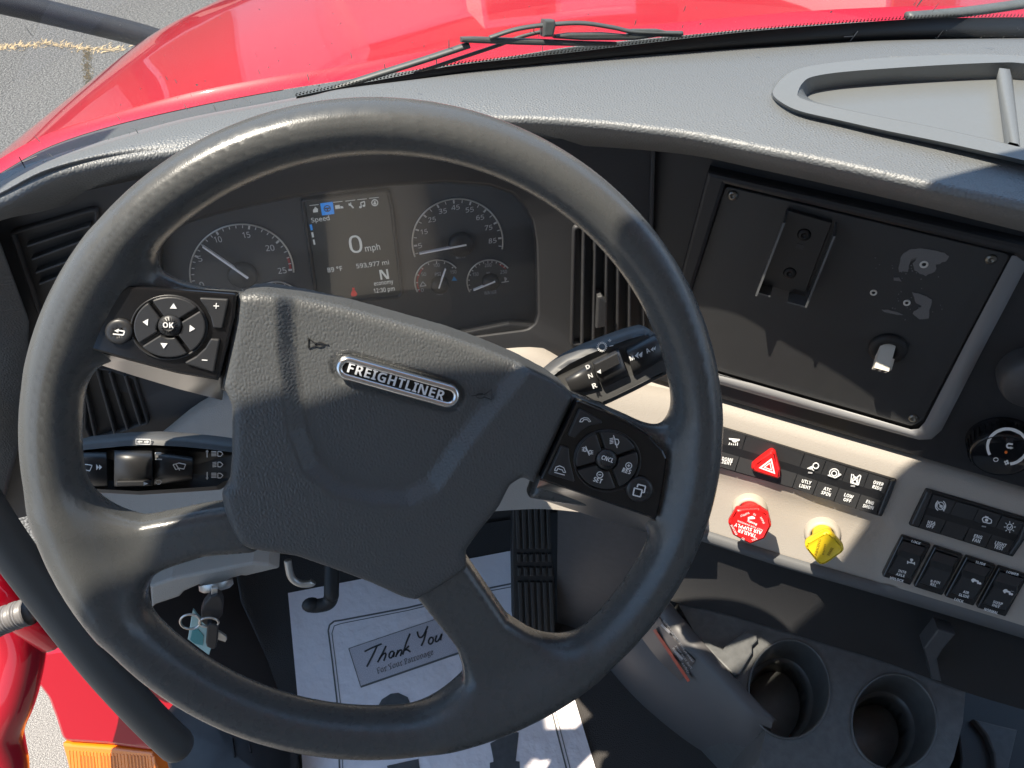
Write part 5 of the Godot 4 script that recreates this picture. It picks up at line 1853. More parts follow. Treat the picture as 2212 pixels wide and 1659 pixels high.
	P = line(ell(sc, 6, 6.5, 14, 0, 359), 1.8)
	for k in 8: P.append(bar(sc + Vector2.from_angle(TAU * k / 8.0) * 9, sc + Vector2.from_angle(TAU * k / 8.0) * 12.5, 1.6))
	P.append_array(line(PackedVector2Array([sc + Vector2(-3, 0), sc + Vector2(0, 3), sc + Vector2(4, -3)]), 1.5))
	marks(PB, hw, P, M.white, made[3], "bulb_symbol")
	marks(PB, hw - 0.001, [bar(s4([908, 892])[0], s4([938, 897])[0], 2.6)], M.faint, made[2], "indicator")

	# tall latching rockers
	var tall = [
		[[345, 962, 552, 1028, 405, 1312, 205, 1250], "tall black latching switch marked INTR AXLE, LOCK above and UNLOCK below", "LOCK", [409, 1004, 472, 1024], "INTR", [316, 1215, 372, 1230], "AXLE", [300, 1238, 360, 1254], "UNLOCK", [256, 1264, 352, 1290]],
		[[577, 1036, 780, 1102, 630, 1386, 427, 1322], "tall black latching switch marked K-PIN REL", "", [], "K-PIN", [545, 1288, 610, 1302], "REL", [542, 1308, 584, 1322], "", []],
		[[802, 1106, 1014, 1176, 852, 1460, 646, 1392], "tall black latching switch marked AIR SLIDE, SLIDE above and LOCK below", "SLIDE", [862, 1152, 930, 1172], "AIR", [774, 1362, 814, 1374], "SLIDE", [744, 1384, 814, 1402], "LOCK", [712, 1416, 774, 1434]],
		[[1031, 1180, 1240, 1246, 1078, 1536, 872, 1470], "tall black latching switch marked SUSP HGT, LOWER above and NORMAL below", "LOWER", [1080, 1222, 1166, 1244], "SUSP", [986, 1434, 1052, 1452], "HGT", [980, 1456, 1030, 1472], "NORMAL", [922, 1486, 1018, 1516]]]
	for e in tall:
		q = s4(e[0])
		s = switch_thing("latching_switch", q, e[1], "tall latching switches below the short switch row")
		st = flat_tool()
		slab(st, PB, q, -0.003, 0.006, 0.0015, 0.002)
		var fr = part(st, "switch_frame", M.gloss, s)
		var cen = (q[0] + q[1] + q[2] + q[3]) * 0.25
		# paddle with a kink, bright edges
		var a = q[0].lerp(q[1], 0.13); var b = q[1].lerp(q[0], 0.13); var c = q[2].lerp(q[3], 0.13); var dd = q[3].lerp(q[2], 0.13)
		var lv = [[0.10, 0.009, 0.0], [0.30, 0.014, -2.5], [0.46, 0.011, 3.0], [0.86, 0.0075, 0.0]]
		var Lr := PackedVector3Array()
		var Rr := PackedVector3Array()
		var Lb := PackedVector3Array()
		var Rb := PackedVector3Array()
		for v in lv:
			var l = a.lerp(dd, v[0]) + Vector2(v[2], 0); var rr = b.lerp(c, v[0]) + Vector2(v[2], 0)
			Lr.append(hit(PB, l, v[1])); Rr.append(hit(PB, rr, v[1])); Lb.append(hit(PB, l + Vector2(-3, 0), 0.005)); Rb.append(hit(PB, rr + Vector2(3, 0), 0.005))
		st = flat_tool()
		grid(st, [Lb, Lr, Rr, Rb])
		quad(st, Lb[0], Rb[0], Rr[0], Lr[0]); quad(st, Lb[3], Lr[3], Rr[3], Rb[3])
		var pd = part(st, "paddle", M.button, s)
		if e[2]: st_text(e[2], s4([e[3][0], e[3][1]])[0], s4([e[3][2], e[3][3]])[0], 5.2, fr, 0.0062)
		st_text(e[4], s4([e[5][0], e[5][1]])[0], s4([e[5][2], e[5][3]])[0], 5.6, pd, 0.0095)
		st_text(e[6], s4([e[7][0], e[7][1]])[0], s4([e[7][2], e[7][3]])[0], 5.6, pd, 0.0092)
		if e[8]: st_text(e[8], s4([e[9][0], e[9][1]])[0], s4([e[9][2], e[9][3]])[0], 5.6, fr, 0.0062)
		made.append(pd)
	P = line(s4([396, 1108, 442, 1110, 418, 1109, 408, 1150, 384, 1146, 432, 1156]), 2.2)
	P.append(ell(s4([412, 1130])[0], 3.5, 3.5, 8))
	for z in [[396, 1105], [440, 1110], [384, 1148], [432, 1156]]: P.append(bar(s4(z)[0] + Vector2(0, -3), s4(z)[0] + Vector2(0, 3), 2.4))
	marks(PB, 0.0113, P, M.white, made[4], "axle_symbol")
	P = [s4([606, 1155, 628, 1160, 624, 1176, 604, 1170])]
	P.append_array(line(s4([628, 1152, 650, 1150, 682, 1154, 680, 1185, 668, 1198, 660, 1175, 646, 1170, 640, 1195]), 2.0))
	marks(PB, 0.0113, P, M.white, made[5], "pin_symbol")
	for e in [[870, 1275, made[6]], [1095, 1352, made[7]]]:
		P = [s4([e[0] - 38, e[1] - 2, e[0] - 25, e[1] - 14, e[0] - 8, e[1] - 16, e[0] - 4, e[1] - 4, e[0] + 18, e[1] + 4, e[0] + 16, e[1] + 12, e[0] - 34, e[1] + 4])]
		for w in [[-24, 6], [12, 18], [26, 22]]: P.append(ell(s4([e[0] + w[0], e[1] + w[1]])[0], 2.6, 2.6, 8))
		P.append(bar(s4([e[0] + 20, e[1] - 6])[0], s4([e[0] + 40, e[1] + 0])[0], 2.4))
		marks(PB, 0.0113, P, M.white, e[2], "truck_symbol")
	air_knobs()

func air_knobs():
	for k in 2:
		var cc = s3([475, 962])[0] if k == 0 else s3([1225, 1206])[0]
		var t = thing("air_valve_knob" if k == 0 else "parking_brake_knob", "red octagonal pull knob lettered TRAILER AIR SUPPLY" if k == 0 else "yellow square pull knob with worn lettering", "knob", hit(PB, cc, -0.008))
		var st = tool()
		var ax = PB.n
		var dep = (hit(PB, cc, 0.0) - EYE).dot(fw) / FOC
		lathe(st, hit(PB, cc, -0.012), ax, PB.x, [[38 * dep, 0.0], [38 * dep, 0.004], [35 * dep, 0.011], [30 * dep, 0.0145], [25 * dep, 0.013], [23.5 * dep, 0.006], [0.0, 0.005]], 40)
		part(st, "collar", M.collar, t, true)
		var face = s3([330, 968, 575, 958, 668, 1020, 700, 1140, 632, 1275, 480, 1335, 300, 1240, 248, 1105]) if k == 0 else s3([1020, 1330, 1290, 1182, 1480, 1390, 1212, 1575])
		var h := 0.046
		var c0 = hit(PB, cc, 0.0)
		var fc := Vector2.ZERO
		for q in face: fc += q
		fc /= face.size()
		var c1_ = hit(PB, fc, h - 0.012)
		st = tool()
		var m = M.red if k == 0 else M.yellow
		var dir = (c1_ - c0)
		tube(st, PackedVector3Array([c0 - ax * 0.01, c0 + dir * 0.4, c1_]), [21 * dep, 21 * dep, 19 * dep], 24, true)
		var shaft = part(st, "knob_stem", m, t, true)
		st = tool()
		var fp = rounded(local(PB, face, h), 0.004 if k == 0 else 0.009, 5)
		solid(st, PB, fp, [[0.004, h - 0.014], [0.0, h - 0.011], [0.0, h - 0.0025], [0.0008, h - 0.0008], [0.0025, h]], true, true)
		var head = part(st, "knob_head", m, t)
		if k == 0:
			head.set_meta("label", "red octagonal knob head with white lettering read from the other side")
			for e in [["TRAILER", 545, 1228, 358, 1166, 7.6], ["AIR SUPPLY", 605, 1196, 322, 1108, 7.2], ["NOT FOR PARKING", 612, 1178, 352, 1080, 3.2], ["PUSH", 632, 1108, 598, 1045, 4.0], ["TO", 545, 1016, 515, 1006, 4.0], ["SUPPLY", 465, 996, 372, 1030, 4.0], ["EVACUATE", 348, 1226, 292, 1125, 4.0], ["TO", 428, 1272, 398, 1258, 4.0], ["PULL", 545, 1262, 490, 1282, 4.0]]:
				text(e[0], PB, h + 0.0002, s3([e[1], e[2]])[0], s3([e[3], e[4]])[0], e[5], M.white, head, "lettering", 0.0, "bold_down" if e[5] > 5 else "sans_down")
			marks(PB, h + 0.0002, [s3([455, 1050, 500, 1038, 528, 1050, 528, 1066, 475, 1068, 458, 1078])], M.white, head, "maker_mark")
			text("Bendix", PB, h + 0.0002, s3([552, 1118])[0], s3([455, 1075])[0], 4.6, M.white, head, "lettering", 0.0, "bold_down")
		else:
			for e in [["PARKING", 1162, 1475, 1215, 1280, 5.5], ["PUSH", 1245, 1440, 1265, 1330, 4.0], ["BRAKE", 1300, 1450, 1345, 1372, 6.0]]:
				text(e[0], PB, h + 0.0002, s3([e[1], e[2]])[0], s3([e[3], e[4]])[0], e[5], M.worn_ink, head, "lettering", 0.0, "bold_down")

func footwell():
	var st = flat_tool()
	box(st, V(0.67, -1.33, 0.25), Vector3(2.14, 0.1, 1.9))
	structure(st, "cab_floor", M.carpet)
	# firewall and side wall of the footwell
	st = flat_tool()
	box(st, V(0.5, -1.05, -0.74), Vector3(1.9, 0.6, 0.06))
	structure(st, "firewall", M.carpet)
	var tun = thing("footwell_wall", "dark grey moulded footwell wall behind the accelerator pedal", "footwell wall", V(0.27, -1.28, -0.5))
	st = tool()
	var a := PackedVector3Array()
	var b := PackedVector3Array()
	var ta = spline(pts([1205, 1060, 1255, 1080, 1340, 1095, 1420, 1112, 1450, 1125, 1460, 1140]), 14)
	var tb = spline(pts([1203, 1345, 1222, 1350, 1245, 1358, 1268, 1366, 1290, 1374, 1310, 1380]), 14)
	for i in 14:
		a.append(at(ta[i].x, ta[i].y, 1.12 - 0.006 * i))
		b.append(hit(PG, tb[i], 0.0))
	grid(st, [a, b])
	part(st, "wall_skin", M.plastic, tun, true)

	# paper mat
	var m = thing("paper_floor_mat", "white paper floor mat printed Thank You For Your Patronage", "floor mat", hit(PG, Vector2(950, 1500), 0.0))
	st = flat_tool()
	slab(st, PG, pts([622, 1281, 700, 1266, 1034, 1203, 1150, 1181, 1195, 1352, 1241, 1509, 1286, 1658, 1345, 1850, 670, 1900, 652, 1636, 642, 1496]), 0.001, 0.004, 0.0)
	part(st, "sheet", M.paper, m)
	var h := 0.0042
	var frame = pts([735, 1700, 728, 1515, 718, 1430, 709, 1362, 712, 1350, 722, 1342, 737, 1340, 880, 1313, 1050, 1272, 1104, 1261])
	var P = line(frame, 3.4)
	P.append_array(line(pts([742, 1700, 735, 1515, 725, 1432, 717, 1368, 722, 1352, 737, 1347, 880, 1319, 1050, 1278, 1104, 1268]), 1.6))
	marks(PG, h, P, M.mat_ink, m, "printed_border")
	P = []
	P.append_array(line(pts([1190, 1529, 1206, 1592, 1224, 1662, 1240, 1720]), 3.4))
	P.append_array(line(pts([1199, 1535, 1214, 1592, 1232, 1662, 1248, 1720]), 1.8))
	marks(PG, h, P, M.mat_ink, m, "printed_border")
	st = flat_tool()
	slab(st, PG, tl(1, 2, [48, 885, 560, 712, 1000, 560, 1080, 800, 720, 925, 125, 1130]), 0.0035, 0.0044, 0.0)
	var bx = part(st, "printed_box", M.speckled, m)
	P = line(tl(1, 2, [125, 1134, 720, 928, 1080, 803]), 4.0)
	P.append_array(line(tl(1, 2, [48, 885, 125, 1130]), 1.4)); P.append_array(line(tl(1, 2, [48, 885, 560, 712, 1000, 560]), 1.2))
	marks(PG, h + 0.0004, P, M.mat_ink, bx, "box_edge")
	P = []
	for e in [[150, 905, 200, 880, 262, 855], [232, 868, 205, 925, 165, 1003], [290, 868, 262, 925, 235, 975], [247, 950, 275, 918, 290, 920, 275, 965], [340, 905, 320, 905, 308, 935, 318, 950, 335, 930, 345, 902, 337, 942], [368, 895, 352, 940], [358, 925, 380, 895, 392, 900, 382, 935], [445, 788, 420, 850, 398, 925], [408, 900, 438, 868], [415, 892, 430, 895, 448, 908], [492, 775, 500, 808, 515, 815, 535, 795, 560, 740], [550, 770, 535, 830, 518, 868], [580, 812, 565, 835, 572, 858, 592, 845, 595, 818, 580, 812], [618, 800, 608, 835, 620, 842, 640, 815, 650, 790, 642, 832]]:
		P.append_array(line(spline(tl(1, 2, e), 12), 3.6))
	marks(PG, h + 0.0004, P, M.ink, bx, "script_lettering")
	text("For Your Patronage", PG, h + 0.0004, tl(1, 2, [235, 1052])[0], tl(1, 2, [600, 926])[0], 15, M.mat_ink, bx, "lettering", 0.0, "serif")
	for poly in [tl(1, 2, [238, 1260, 262, 1215, 320, 1178, 370, 1172, 430, 1200, 455, 1260, 430, 1340, 300, 1360]), tl(1, 2, [965, 1500, 985, 1600, 985, 1620, 962, 1625, 965, 1760, 1160, 1760, 1155, 1618, 1130, 1615, 1150, 1430, 1110, 1420]), tl(1, 2, [295, 1645, 500, 1600, 520, 1760, 330, 1760])]:
		marks(PG, h, [poly], M.mat_print, m, "printed_shoe_sole")

	# accelerator
	var PP = plane(hit(PG, Vector2(1150, 1400), 0.03), Vector3(-0.05, 0.62, 0.78))
	var acc = thing("accelerator_pedal", "ribbed black rubber accelerator pedal standing on the floor mat", "pedal", hit(PP, Vector2(1150, 1400), -0.02))
	st = flat_tool()
	slab(st, PP, tl(1, 2, [1110, -40, 1320, -40, 1360, 250, 1385, 420, 1390, 890, 1240, 890, 1112, 700, 1105, 250]), -0.03, 0.0, 0.002)
	part(st, "pedal_plate", M.rubber, acc)
	for i in 6:
		var x0 = 1128 + i * 40
		st = flat_tool()
		for seg in [[-30, 240], [272, 325], [360, 415], [455, 880]]:
			var sx = x0 + (seg[0] + 30) * 0.035
			var ex = x0 + (seg[1] + 30) * 0.035
			slab(st, PP, tl(1, 2, [sx, seg[0], sx + 26, seg[0], ex + 26, seg[1], ex, seg[1]]), -0.002, 0.0045, 0.0012)
		part(st, "rib", M.pedal_rib, acc)
	# hook-shaped pedal arm over the mat
	var br = thing("pedal_arm", "smooth black hooked pedal arm hanging over the white mat", "pedal arm", hit(PG, Vector2(690, 1320), 0.1))
	st = tool()
	var PH = plane(hit(PG, Vector2(690, 1310), 0.17), Vector3(0, 0.5, 0.86))
	var path := PackedVector3Array()
	for q in s7([1945, 180, 1945, 330, 1940, 440, 1900, 505, 1800, 530, 1705, 525]): path.append(hit(PH, q, 0.0))
	path[0] = hit(PH, s7([1960, -250])[0], -0.05)
	tube(st, smooth_path(path), 0.0112, 14, true, 0.8)
	ball(st, path[path.size() - 1] + Vector3(0.004, 0, 0), Vector3(0.014, 0.011, 0.011))
	part(st, "arm", M.rubber, br, true)
	# round metal ring end above the mat
	var rg = thing("metal_ring", "small bright metal ring under the steering column above the mat", "ring", hit(PG, Vector2(655, 1270), 0.4))
	st = tool()
	var PR = plane(at(655, 1250, 0.95), Vector3(0.1, 0.5, 0.86))
	path = PackedVector3Array()
	for q in s7([1490, 60, 1515, 200, 1560, 270, 1640, 305, 1730, 300, 1755, 280]): path.append(hit(PR, q, 0.0))
	tube(st, smooth_path(path), 0.0045, 10)
	part(st, "ring_bar", M.steel_matt, rg, true)
	# dark trim between door and mat
	var side = thing("door_sill_trim", "dark grey sill trim between the grab handle and the mat", "sill trim", V(-0.42, -1.28, -0.15))
	st = tool()
	rings(st, [[pts([340, 1560, 420, 1470, 640, 1560, 655, 1720, 380, 1720]), PG, 0.0], [pts([350, 1565, 425, 1482, 620, 1570, 632, 1720, 385, 1720]), PG, 0.05]], 50, true)
	part(st, "trim_block", M.sill, side)
	st = flat_tool()
	slab(st, PG, tl(0, 2, [1495, 1462, 1505, 1462, 1522, 1585, 1512, 1588]), 0.045, 0.054, 0.0)
	part(st, "groove", M.black, side)
	st = flat_tool()
	slab(st, PG, tl(0, 2, [1605, 1500, 1615, 1500, 1628, 1555, 1618, 1556]), 0.045, 0.054, 0.0)
	part(st, "groove", M.black, side)
	st = tool()
	var wa := PackedVector3Array()
	var wb := PackedVector3Array()
	for e in [[215, 1180, 0.3], [235, 1300, 0.26], [335, 1420, 0.12], [450, 1520, 0.06], [560, 1640, 0.04]]: wa.append(hit(PG, Vector2(e[0], e[1]), e[2]))
	for e in [[500, 1180], [520, 1300], [575, 1420], [610, 1520], [645, 1660]]: wb.append(hit(PG, Vector2(e[0], e[1]), 0.002))
	var pil = thing("kick_panel", "dark brownish kick panel beside the pedals behind the hanging keys", "kick panel", V(-0.35, -1.28, -0.5))
	grid(st, [wa, wb])
	part(st, "panel_skin", M.kick, pil, true)

func console():
	var t = thing("cup_holder_console", "dark grey plastic console with two deep cup holders", "console", hit(PK, Vector2(1800, 1500), -0.31))
	# top with holes: built from rings round each cup, then the rest
	var c1_ = s5([895, 606])[0]
	var c2_ = s5([1482, 790])[0]
	var cup1 = ell(c1_, 88, 107, 48)
	var cup2 = ell(c2_, 92, 104, 48)
	var outline = pts([1462, 1300, 1560, 1322, 1650, 1348, 1780, 1388, 1900, 1424, 2000, 1460, 2086, 1492, 2080, 1560, 2060, 1640, 2000, 1760, 1700, 1760, 1640, 1640, 1660, 1560, 1600, 1500, 1520, 1400])
	var lp = local(PK, outline)
	var h1 = local(PK, cup1)
	var h2 = local(PK, cup2)
	var st = flat_tool()
	var pieces = Geometry2D.clip_polygons(lp, h1)
	var outs := []
	# cut through the cup centres so that every piece is a plain polygon
	for half in 2:
		pass
	var a1 = loc(PK, c1_); var a2 = loc(PK, c2_)
	var cutdir = (a2 - a1).normalized()
	var nrm = Vector2(-cutdir.y, cutdir.x)
	for sgn in [-1.0, 1.0]:
		var big = PackedVector2Array([a1 - cutdir * 3.0, a1 + cutdir * 3.0, a1 + cutdir * 3.0 + nrm * 3.0 * sgn, a1 - cutdir * 3.0 + nrm * 3.0 * sgn])
		for pc in Geometry2D.intersect_polygons(lp, big):
			for p1 in Geometry2D.clip_polygons(pc, h1):
				for p2 in Geometry2D.clip_polygons(p1, h2):
					outs.append(p2)
	for p in outs:
		if area(p) < 0: p.reverse()
		cap(st, PK, p, 0.0)
	var edge = lift(PK, lp, 0.0)
	var low = lift(PK, lp, -0.30)
	strip(st, edge, low, true)
	part(st, "console_top", M.console, t)
	for k in 2:
		st = tool()
		var cp = h1 if k == 0 else h2
		if area(cp) < 0: cp.reverse()
		solid(st, PK, cp, [[-0.0015, 0.0], [-0.001, 0.0022], [0.001, 0.0022], [0.002, 0.0], [0.005, -0.05], [0.006, -0.052], [0.010, -0.053], [0.0105, -0.06], [0.013, -0.085]], true)
		var cu = part(st, "cup_holder", M.cup, t, true)
		cu.set_meta("label", "round cup holder catching sunlight" if k == 0 else "round shaded cup holder with a stepped liner")
	# ridge and pocket divider at the left
	st = flat_tool()
	slab(st, PK, s5([398, 318, 525, 380, 540, 360, 655, 278, 715, 300, 720, 330, 690, 360, 690, 400, 620, 520, 585, 525, 520, 460, 440, 380]), -0.02, 0.012, 0.002)
	part(st, "pocket_divider", M.console, t)
	st = tool()
	var r0 = PackedVector3Array(); var r1 = PackedVector3Array(); var r2 = PackedVector3Array(); var r3 = PackedVector3Array()
	var ridge = spline(s5([150, 20, 218, 118, 320, 240, 420, 350, 520, 465, 640, 600, 740, 705, 812, 775]), 30)
	var outer_ = spline(s5([110, 60, 178, 186, 270, 320, 370, 420, 470, 525, 590, 660, 690, 760, 800, 800]), 30)
	var foot = spline(s5([-260, 300, -120, 480, 20, 640, 150, 760, 300, 880, 420, 960, 560, 1046, 760, 1180]), 30)
	for i in 30:
		r0.append(hit(PK, ridge[i] + Vector2(6, 2), -0.01)); r1.append(hit(PK, ridge[i], 0.02)); r2.append(hit(PK, outer_[i], 0.016)); r3.append(hit(PG, foot[i], 0.0))
	grid(st, [r0, r1, r2, r3])
	var sw = part(st, "side_wall", M.console_side, t, true)
	sw.set_meta("label", "smooth grey side wall with a warning sticker")
	# sticker
	st = tool()
	var stick = []
	for s in [0.0, 1.0]:
		var row := PackedVector3Array()
		for i in range(4, 14):
			var q = r2[i].lerp(r3[i], 0.02 + s * 0.31)
			var nn = (r2[i + 1] - r2[i]).cross(r3[i] - r2[i]).normalized()
			if nn.dot(EYE - q) < 0: nn = -nn
			row.append(q + nn * 0.002)
		stick.append(row)
	grid(st, stick)
	var sk = part(st, "sticker", M.sticker, sw)
	var o = stick[0][0]
	var sp = plane(stick[0][5], (stick[0][9] - stick[0][0]).cross(stick[1][5] - stick[0][5]))
	if sp.n.dot(EYE - sp.o) < 0: sp = plane(sp.o, -sp.n)
	for e in [["WEAR YOUR SEAT BELT", 186, 222, 262, 330, 5.0], ["Always wear", 275, 345, 355, 455, 4.2], ["your seat belt", 258, 360, 345, 490, 4.2], ["for your safety", 240, 372, 330, 515, 4.2]]:
		text(e[0], sp, 0.0015, s5([e[1], e[2]])[0], s5([e[3], e[4]])[0], e[5], M.sticker_text, sk, "lettering")
	marks(sp, 0.001, [bar(s5([140, 270])[0], s5([335, 560])[0], 6)], M.sticker_red, sk, "red_bar")
	marks(sp, 0.0016, [bar(s5([180, 242])[0], s5([228, 288])[0], 4.5), bar(s5([256, 390])[0], s5([300, 436])[0], 4.5)], M.sticker_text, sk, "white_bar")
	# dark shelf between beige panel and console
	var sh = thing("knee_shelf", "black recessed shelf between the beige panel and the cup holders", "shelf", hit(PK, Vector2(1800, 1380), -0.02))
	st = tool()
	var top = spline(pts([1380, 1112, 1440, 1130, 1528, 1158, 1700, 1213, 1850, 1256, 2030, 1309, 2212, 1364, 2420, 1428]), 30)
	var bot = spline(pts([1400, 1280, 1462, 1302, 1560, 1324, 1650, 1350, 1780, 1390, 1900, 1426, 2000, 1462, 2100, 1500, 2250, 1545, 2420, 1600]), 30)
	var A := PackedVector3Array(); var B := PackedVector3Array(); var C := PackedVector3Array(); var D := PackedVector3Array()
	for i in 30:
		A.append(hit(PB, top[i], -0.006))
		B.append(A[i] - PB.n * 0.03)
		D.append(hit(PK, bot[i], 0.004))
		C.append(A[i].lerp(D[i], 0.55) - Vector3(-0.3, 0.0, 0.8) * 0.05)
	grid(st, [A, B, C, D])
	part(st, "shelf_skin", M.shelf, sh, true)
	st = flat_tool()
	slab(st, plane(hit(PK, Vector2(1985, 1420), 0.05), Vector3(-0.4, 0.5, 0.75)), s5([1650, 375, 1730, 270, 1830, 300, 1760, 380, 1725, 440, 1750, 565, 1695, 550, 1680, 470]), -0.02, 0.006, 0.002)
	part(st, "shelf_bracket", M.plastic, sh)
	# dark bin at the right edge
	var bn = thing("storage_bin", "black storage bin at the side of the cup holder console", "bin", hit(PG, Vector2(2180, 1560), 0.0))
	st = flat_tool()
	slab(st, PK, pts([2060, 1500, 2120, 1450, 2420, 1480, 2420, 1900, 2040, 1900, 2075, 1640]), -0.30, -0.10, 0.003)
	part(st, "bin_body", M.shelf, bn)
	st = flat_tool()
	slab(st, PK, s5([1930, 770, 2180, 830, 2125, 1060, 2050, 1060, 2040, 960, 2000, 860]), -0.11, -0.09, 0.003)
	part(st, "bin_flap", M.plastic, bn)

func small_things():
	stalk_left()
	stalk_right()
	column()
	keys()
	door_side()

# half a cylinder between its two long edges: q = top left, top right, bottom right, bottom left in pixels
func barrel(st: SurfaceTool, pl: Dictionary, q: PackedVector2Array, h0: float, bulge: float):
	var A := PackedVector3Array()
	var B := PackedVector3Array()
	var A1 := PackedVector3Array()
	var B1 := PackedVector3Array()
	var A0 := PackedVector3Array()
	var B0 := PackedVector3Array()
	for k in 15:
		var s = 0.5 - 0.5 * cos(PI * k / 14.0)
		var c = h0 + bulge * pow(maxf(1.0 - pow(absf(2.0 * s - 1.0), 2.6), 0.0), 0.5)
		var l = q[0].lerp(q[3], s)
		var r = q[1].lerp(q[2], s)
		A.append(hit(pl, l.lerp(r, 0.03), c)); B.append(hit(pl, r.lerp(l, 0.03), c))
		A1.append(hit(pl, l, maxf(c - 0.0012, 0.0))); B1.append(hit(pl, r, maxf(c - 0.0012, 0.0)))
		A0.append(hit(pl, l, 0.0)); B0.append(hit(pl, r, 0.0))
	grid(st, [A0, A1, A, B, B1, B0])

func column():
	var c = thing("steering_column", "beige steering column shroud with ignition lock behind the wheel hub", "steering column", PW.o - PW.n * 0.3)
	var st = tool()
	var rows := []
	for e in [[0.045, 0.050, 0.036], [0.08, 0.056, 0.04], [0.13, 0.064, 0.046], [0.20, 0.07, 0.05], [0.30, 0.074, 0.052]]:
		var row := PackedVector3Array()
		for k in 40:
			var t = TAU * k / 40.0
			var d = Vector2(signf(cos(t)) * pow(absf(cos(t)), 0.55) * e[1], signf(sin(t)) * pow(absf(sin(t)), 0.55) * e[2])
			row.append(PW.o - PW.n * e[0] + PW.x * d.x + PW.y * (d.y - e[0] * 0.25))
		rows.append(row)
	grid(st, rows, true)
	part(st, "shroud", M.beige, c, true)
	# dark collar seen beside the hub
	st = tool()
	lathe(st, PW.o - PW.n * 0.05 + PW.x * 0.005, -PW.n, PW.x, [[0.045, 0.0], [0.070, 0.012], [0.074, 0.03], [0.07, 0.05], [0.06, 0.055]], 40)
	part(st, "collar", M.plastic, c, true)
	# lower cover
	var PU = plane(at(470, 1270, 0.86), Vector3(0.05, 0.35, 0.93))
	st = flat_tool()
	slab(st, PU, s7([60, 330, 280, 250, 1130, 86, 1290, 100, 1400, 145, 1060, 228, 1010, 225, 920, 250, 860, 320, 760, 350, 640, 340, 570, 320, 420, 385, 370, 440, 130, 520, 80, 560]), -0.03, 0.0, 0.003)
	part(st, "lower_cover", M.beige, c)
	st = tool()
	lathe(st, hit(PU, s7([745, 285])[0], 0.0), (PU.n * 0.6 - PU.y * 0.8), PU.x, [[0.018, 0.0], [0.018, 0.006], [0.014, 0.009], [0.009, 0.009], [0.0, 0.008]], 24)
	part(st, "ignition_lock", M.steel_matt, c, true)

func keys():
	var PK2 = plane(at(440, 1350, 0.84), Vector3(0.1, 0.3, 0.95))
	var k = thing("ignition_key", "black-headed ignition key in the column lock with spare key on its ring", "key", hit(PK2, s7([700, 980])[0], 0.0))
	var st = flat_tool()
	slab(st, PK2, s7([700, 350, 765, 350, 760, 440, 695, 430]), -0.002, 0.002, 0.0005, 0.0, true)
	part(st, "key_blade", M.steel_matt, k)
	st = flat_tool()
	slab(st, PK2, s7([690, 440, 760, 420, 800, 440, 825, 500, 815, 630, 770, 680, 700, 705, 640, 740, 595, 700, 590, 600, 620, 520]), -0.004, 0.005, 0.0015, 0.001, true)
	part(st, "key_head", M.key_black, k)
	st = flat_tool()
	slab(st, PK2, s7([655, 735, 700, 715, 770, 740, 765, 900, 745, 975, 705, 985, 650, 960, 640, 920]), 0.002, 0.012, 0.0015, 0.002, true)
	part(st, "spare_key_head", M.key_black, k)
	st = flat_tool()
	slab(st, PK2, s7([770, 800, 850, 850, 862, 880, 845, 910, 760, 880]), 0.004, 0.007, 0.0005, 0.0, true)
	part(st, "spare_key_blade", M.steel_matt, k)
	for e in [[480, 695, 105, 75], [672, 702, 100, 48]]:
		st = tool()
		var path := PackedVector3Array()
		for q in ell(s7([e[0], e[1]])[0], e[2] * 0.2083, e[3] * 0.2083, 30): path.append(hit(PK2, q, 0.010))
		path.append(path[0])
		tube(st, path, 0.0013, 8, false)
		part(st, "key_ring", M.steel, k, true)
	var tg = thing("key_tag", "clear teal plastic key tag hanging on the key ring", "key tag", hit(PK2, s7([600, 1000])[0], 0.0))
	st = flat_tool()
	slab(st, PK2, s7([510, 575, 560, 640, 720, 800, 700, 960, 675, 1045, 560, 960, 455, 880, 495, 640]), -0.003, 0.0, 0.0006, 0.0, true)
	var tp = part(st, "tag_body", M.tag, tg)
	marks(PK2, 0.0003, [s7([500, 790, 560, 770, 620, 840, 610, 940, 520, 920, 480, 880])], M.tag_dark, tp, "printed_leaf")

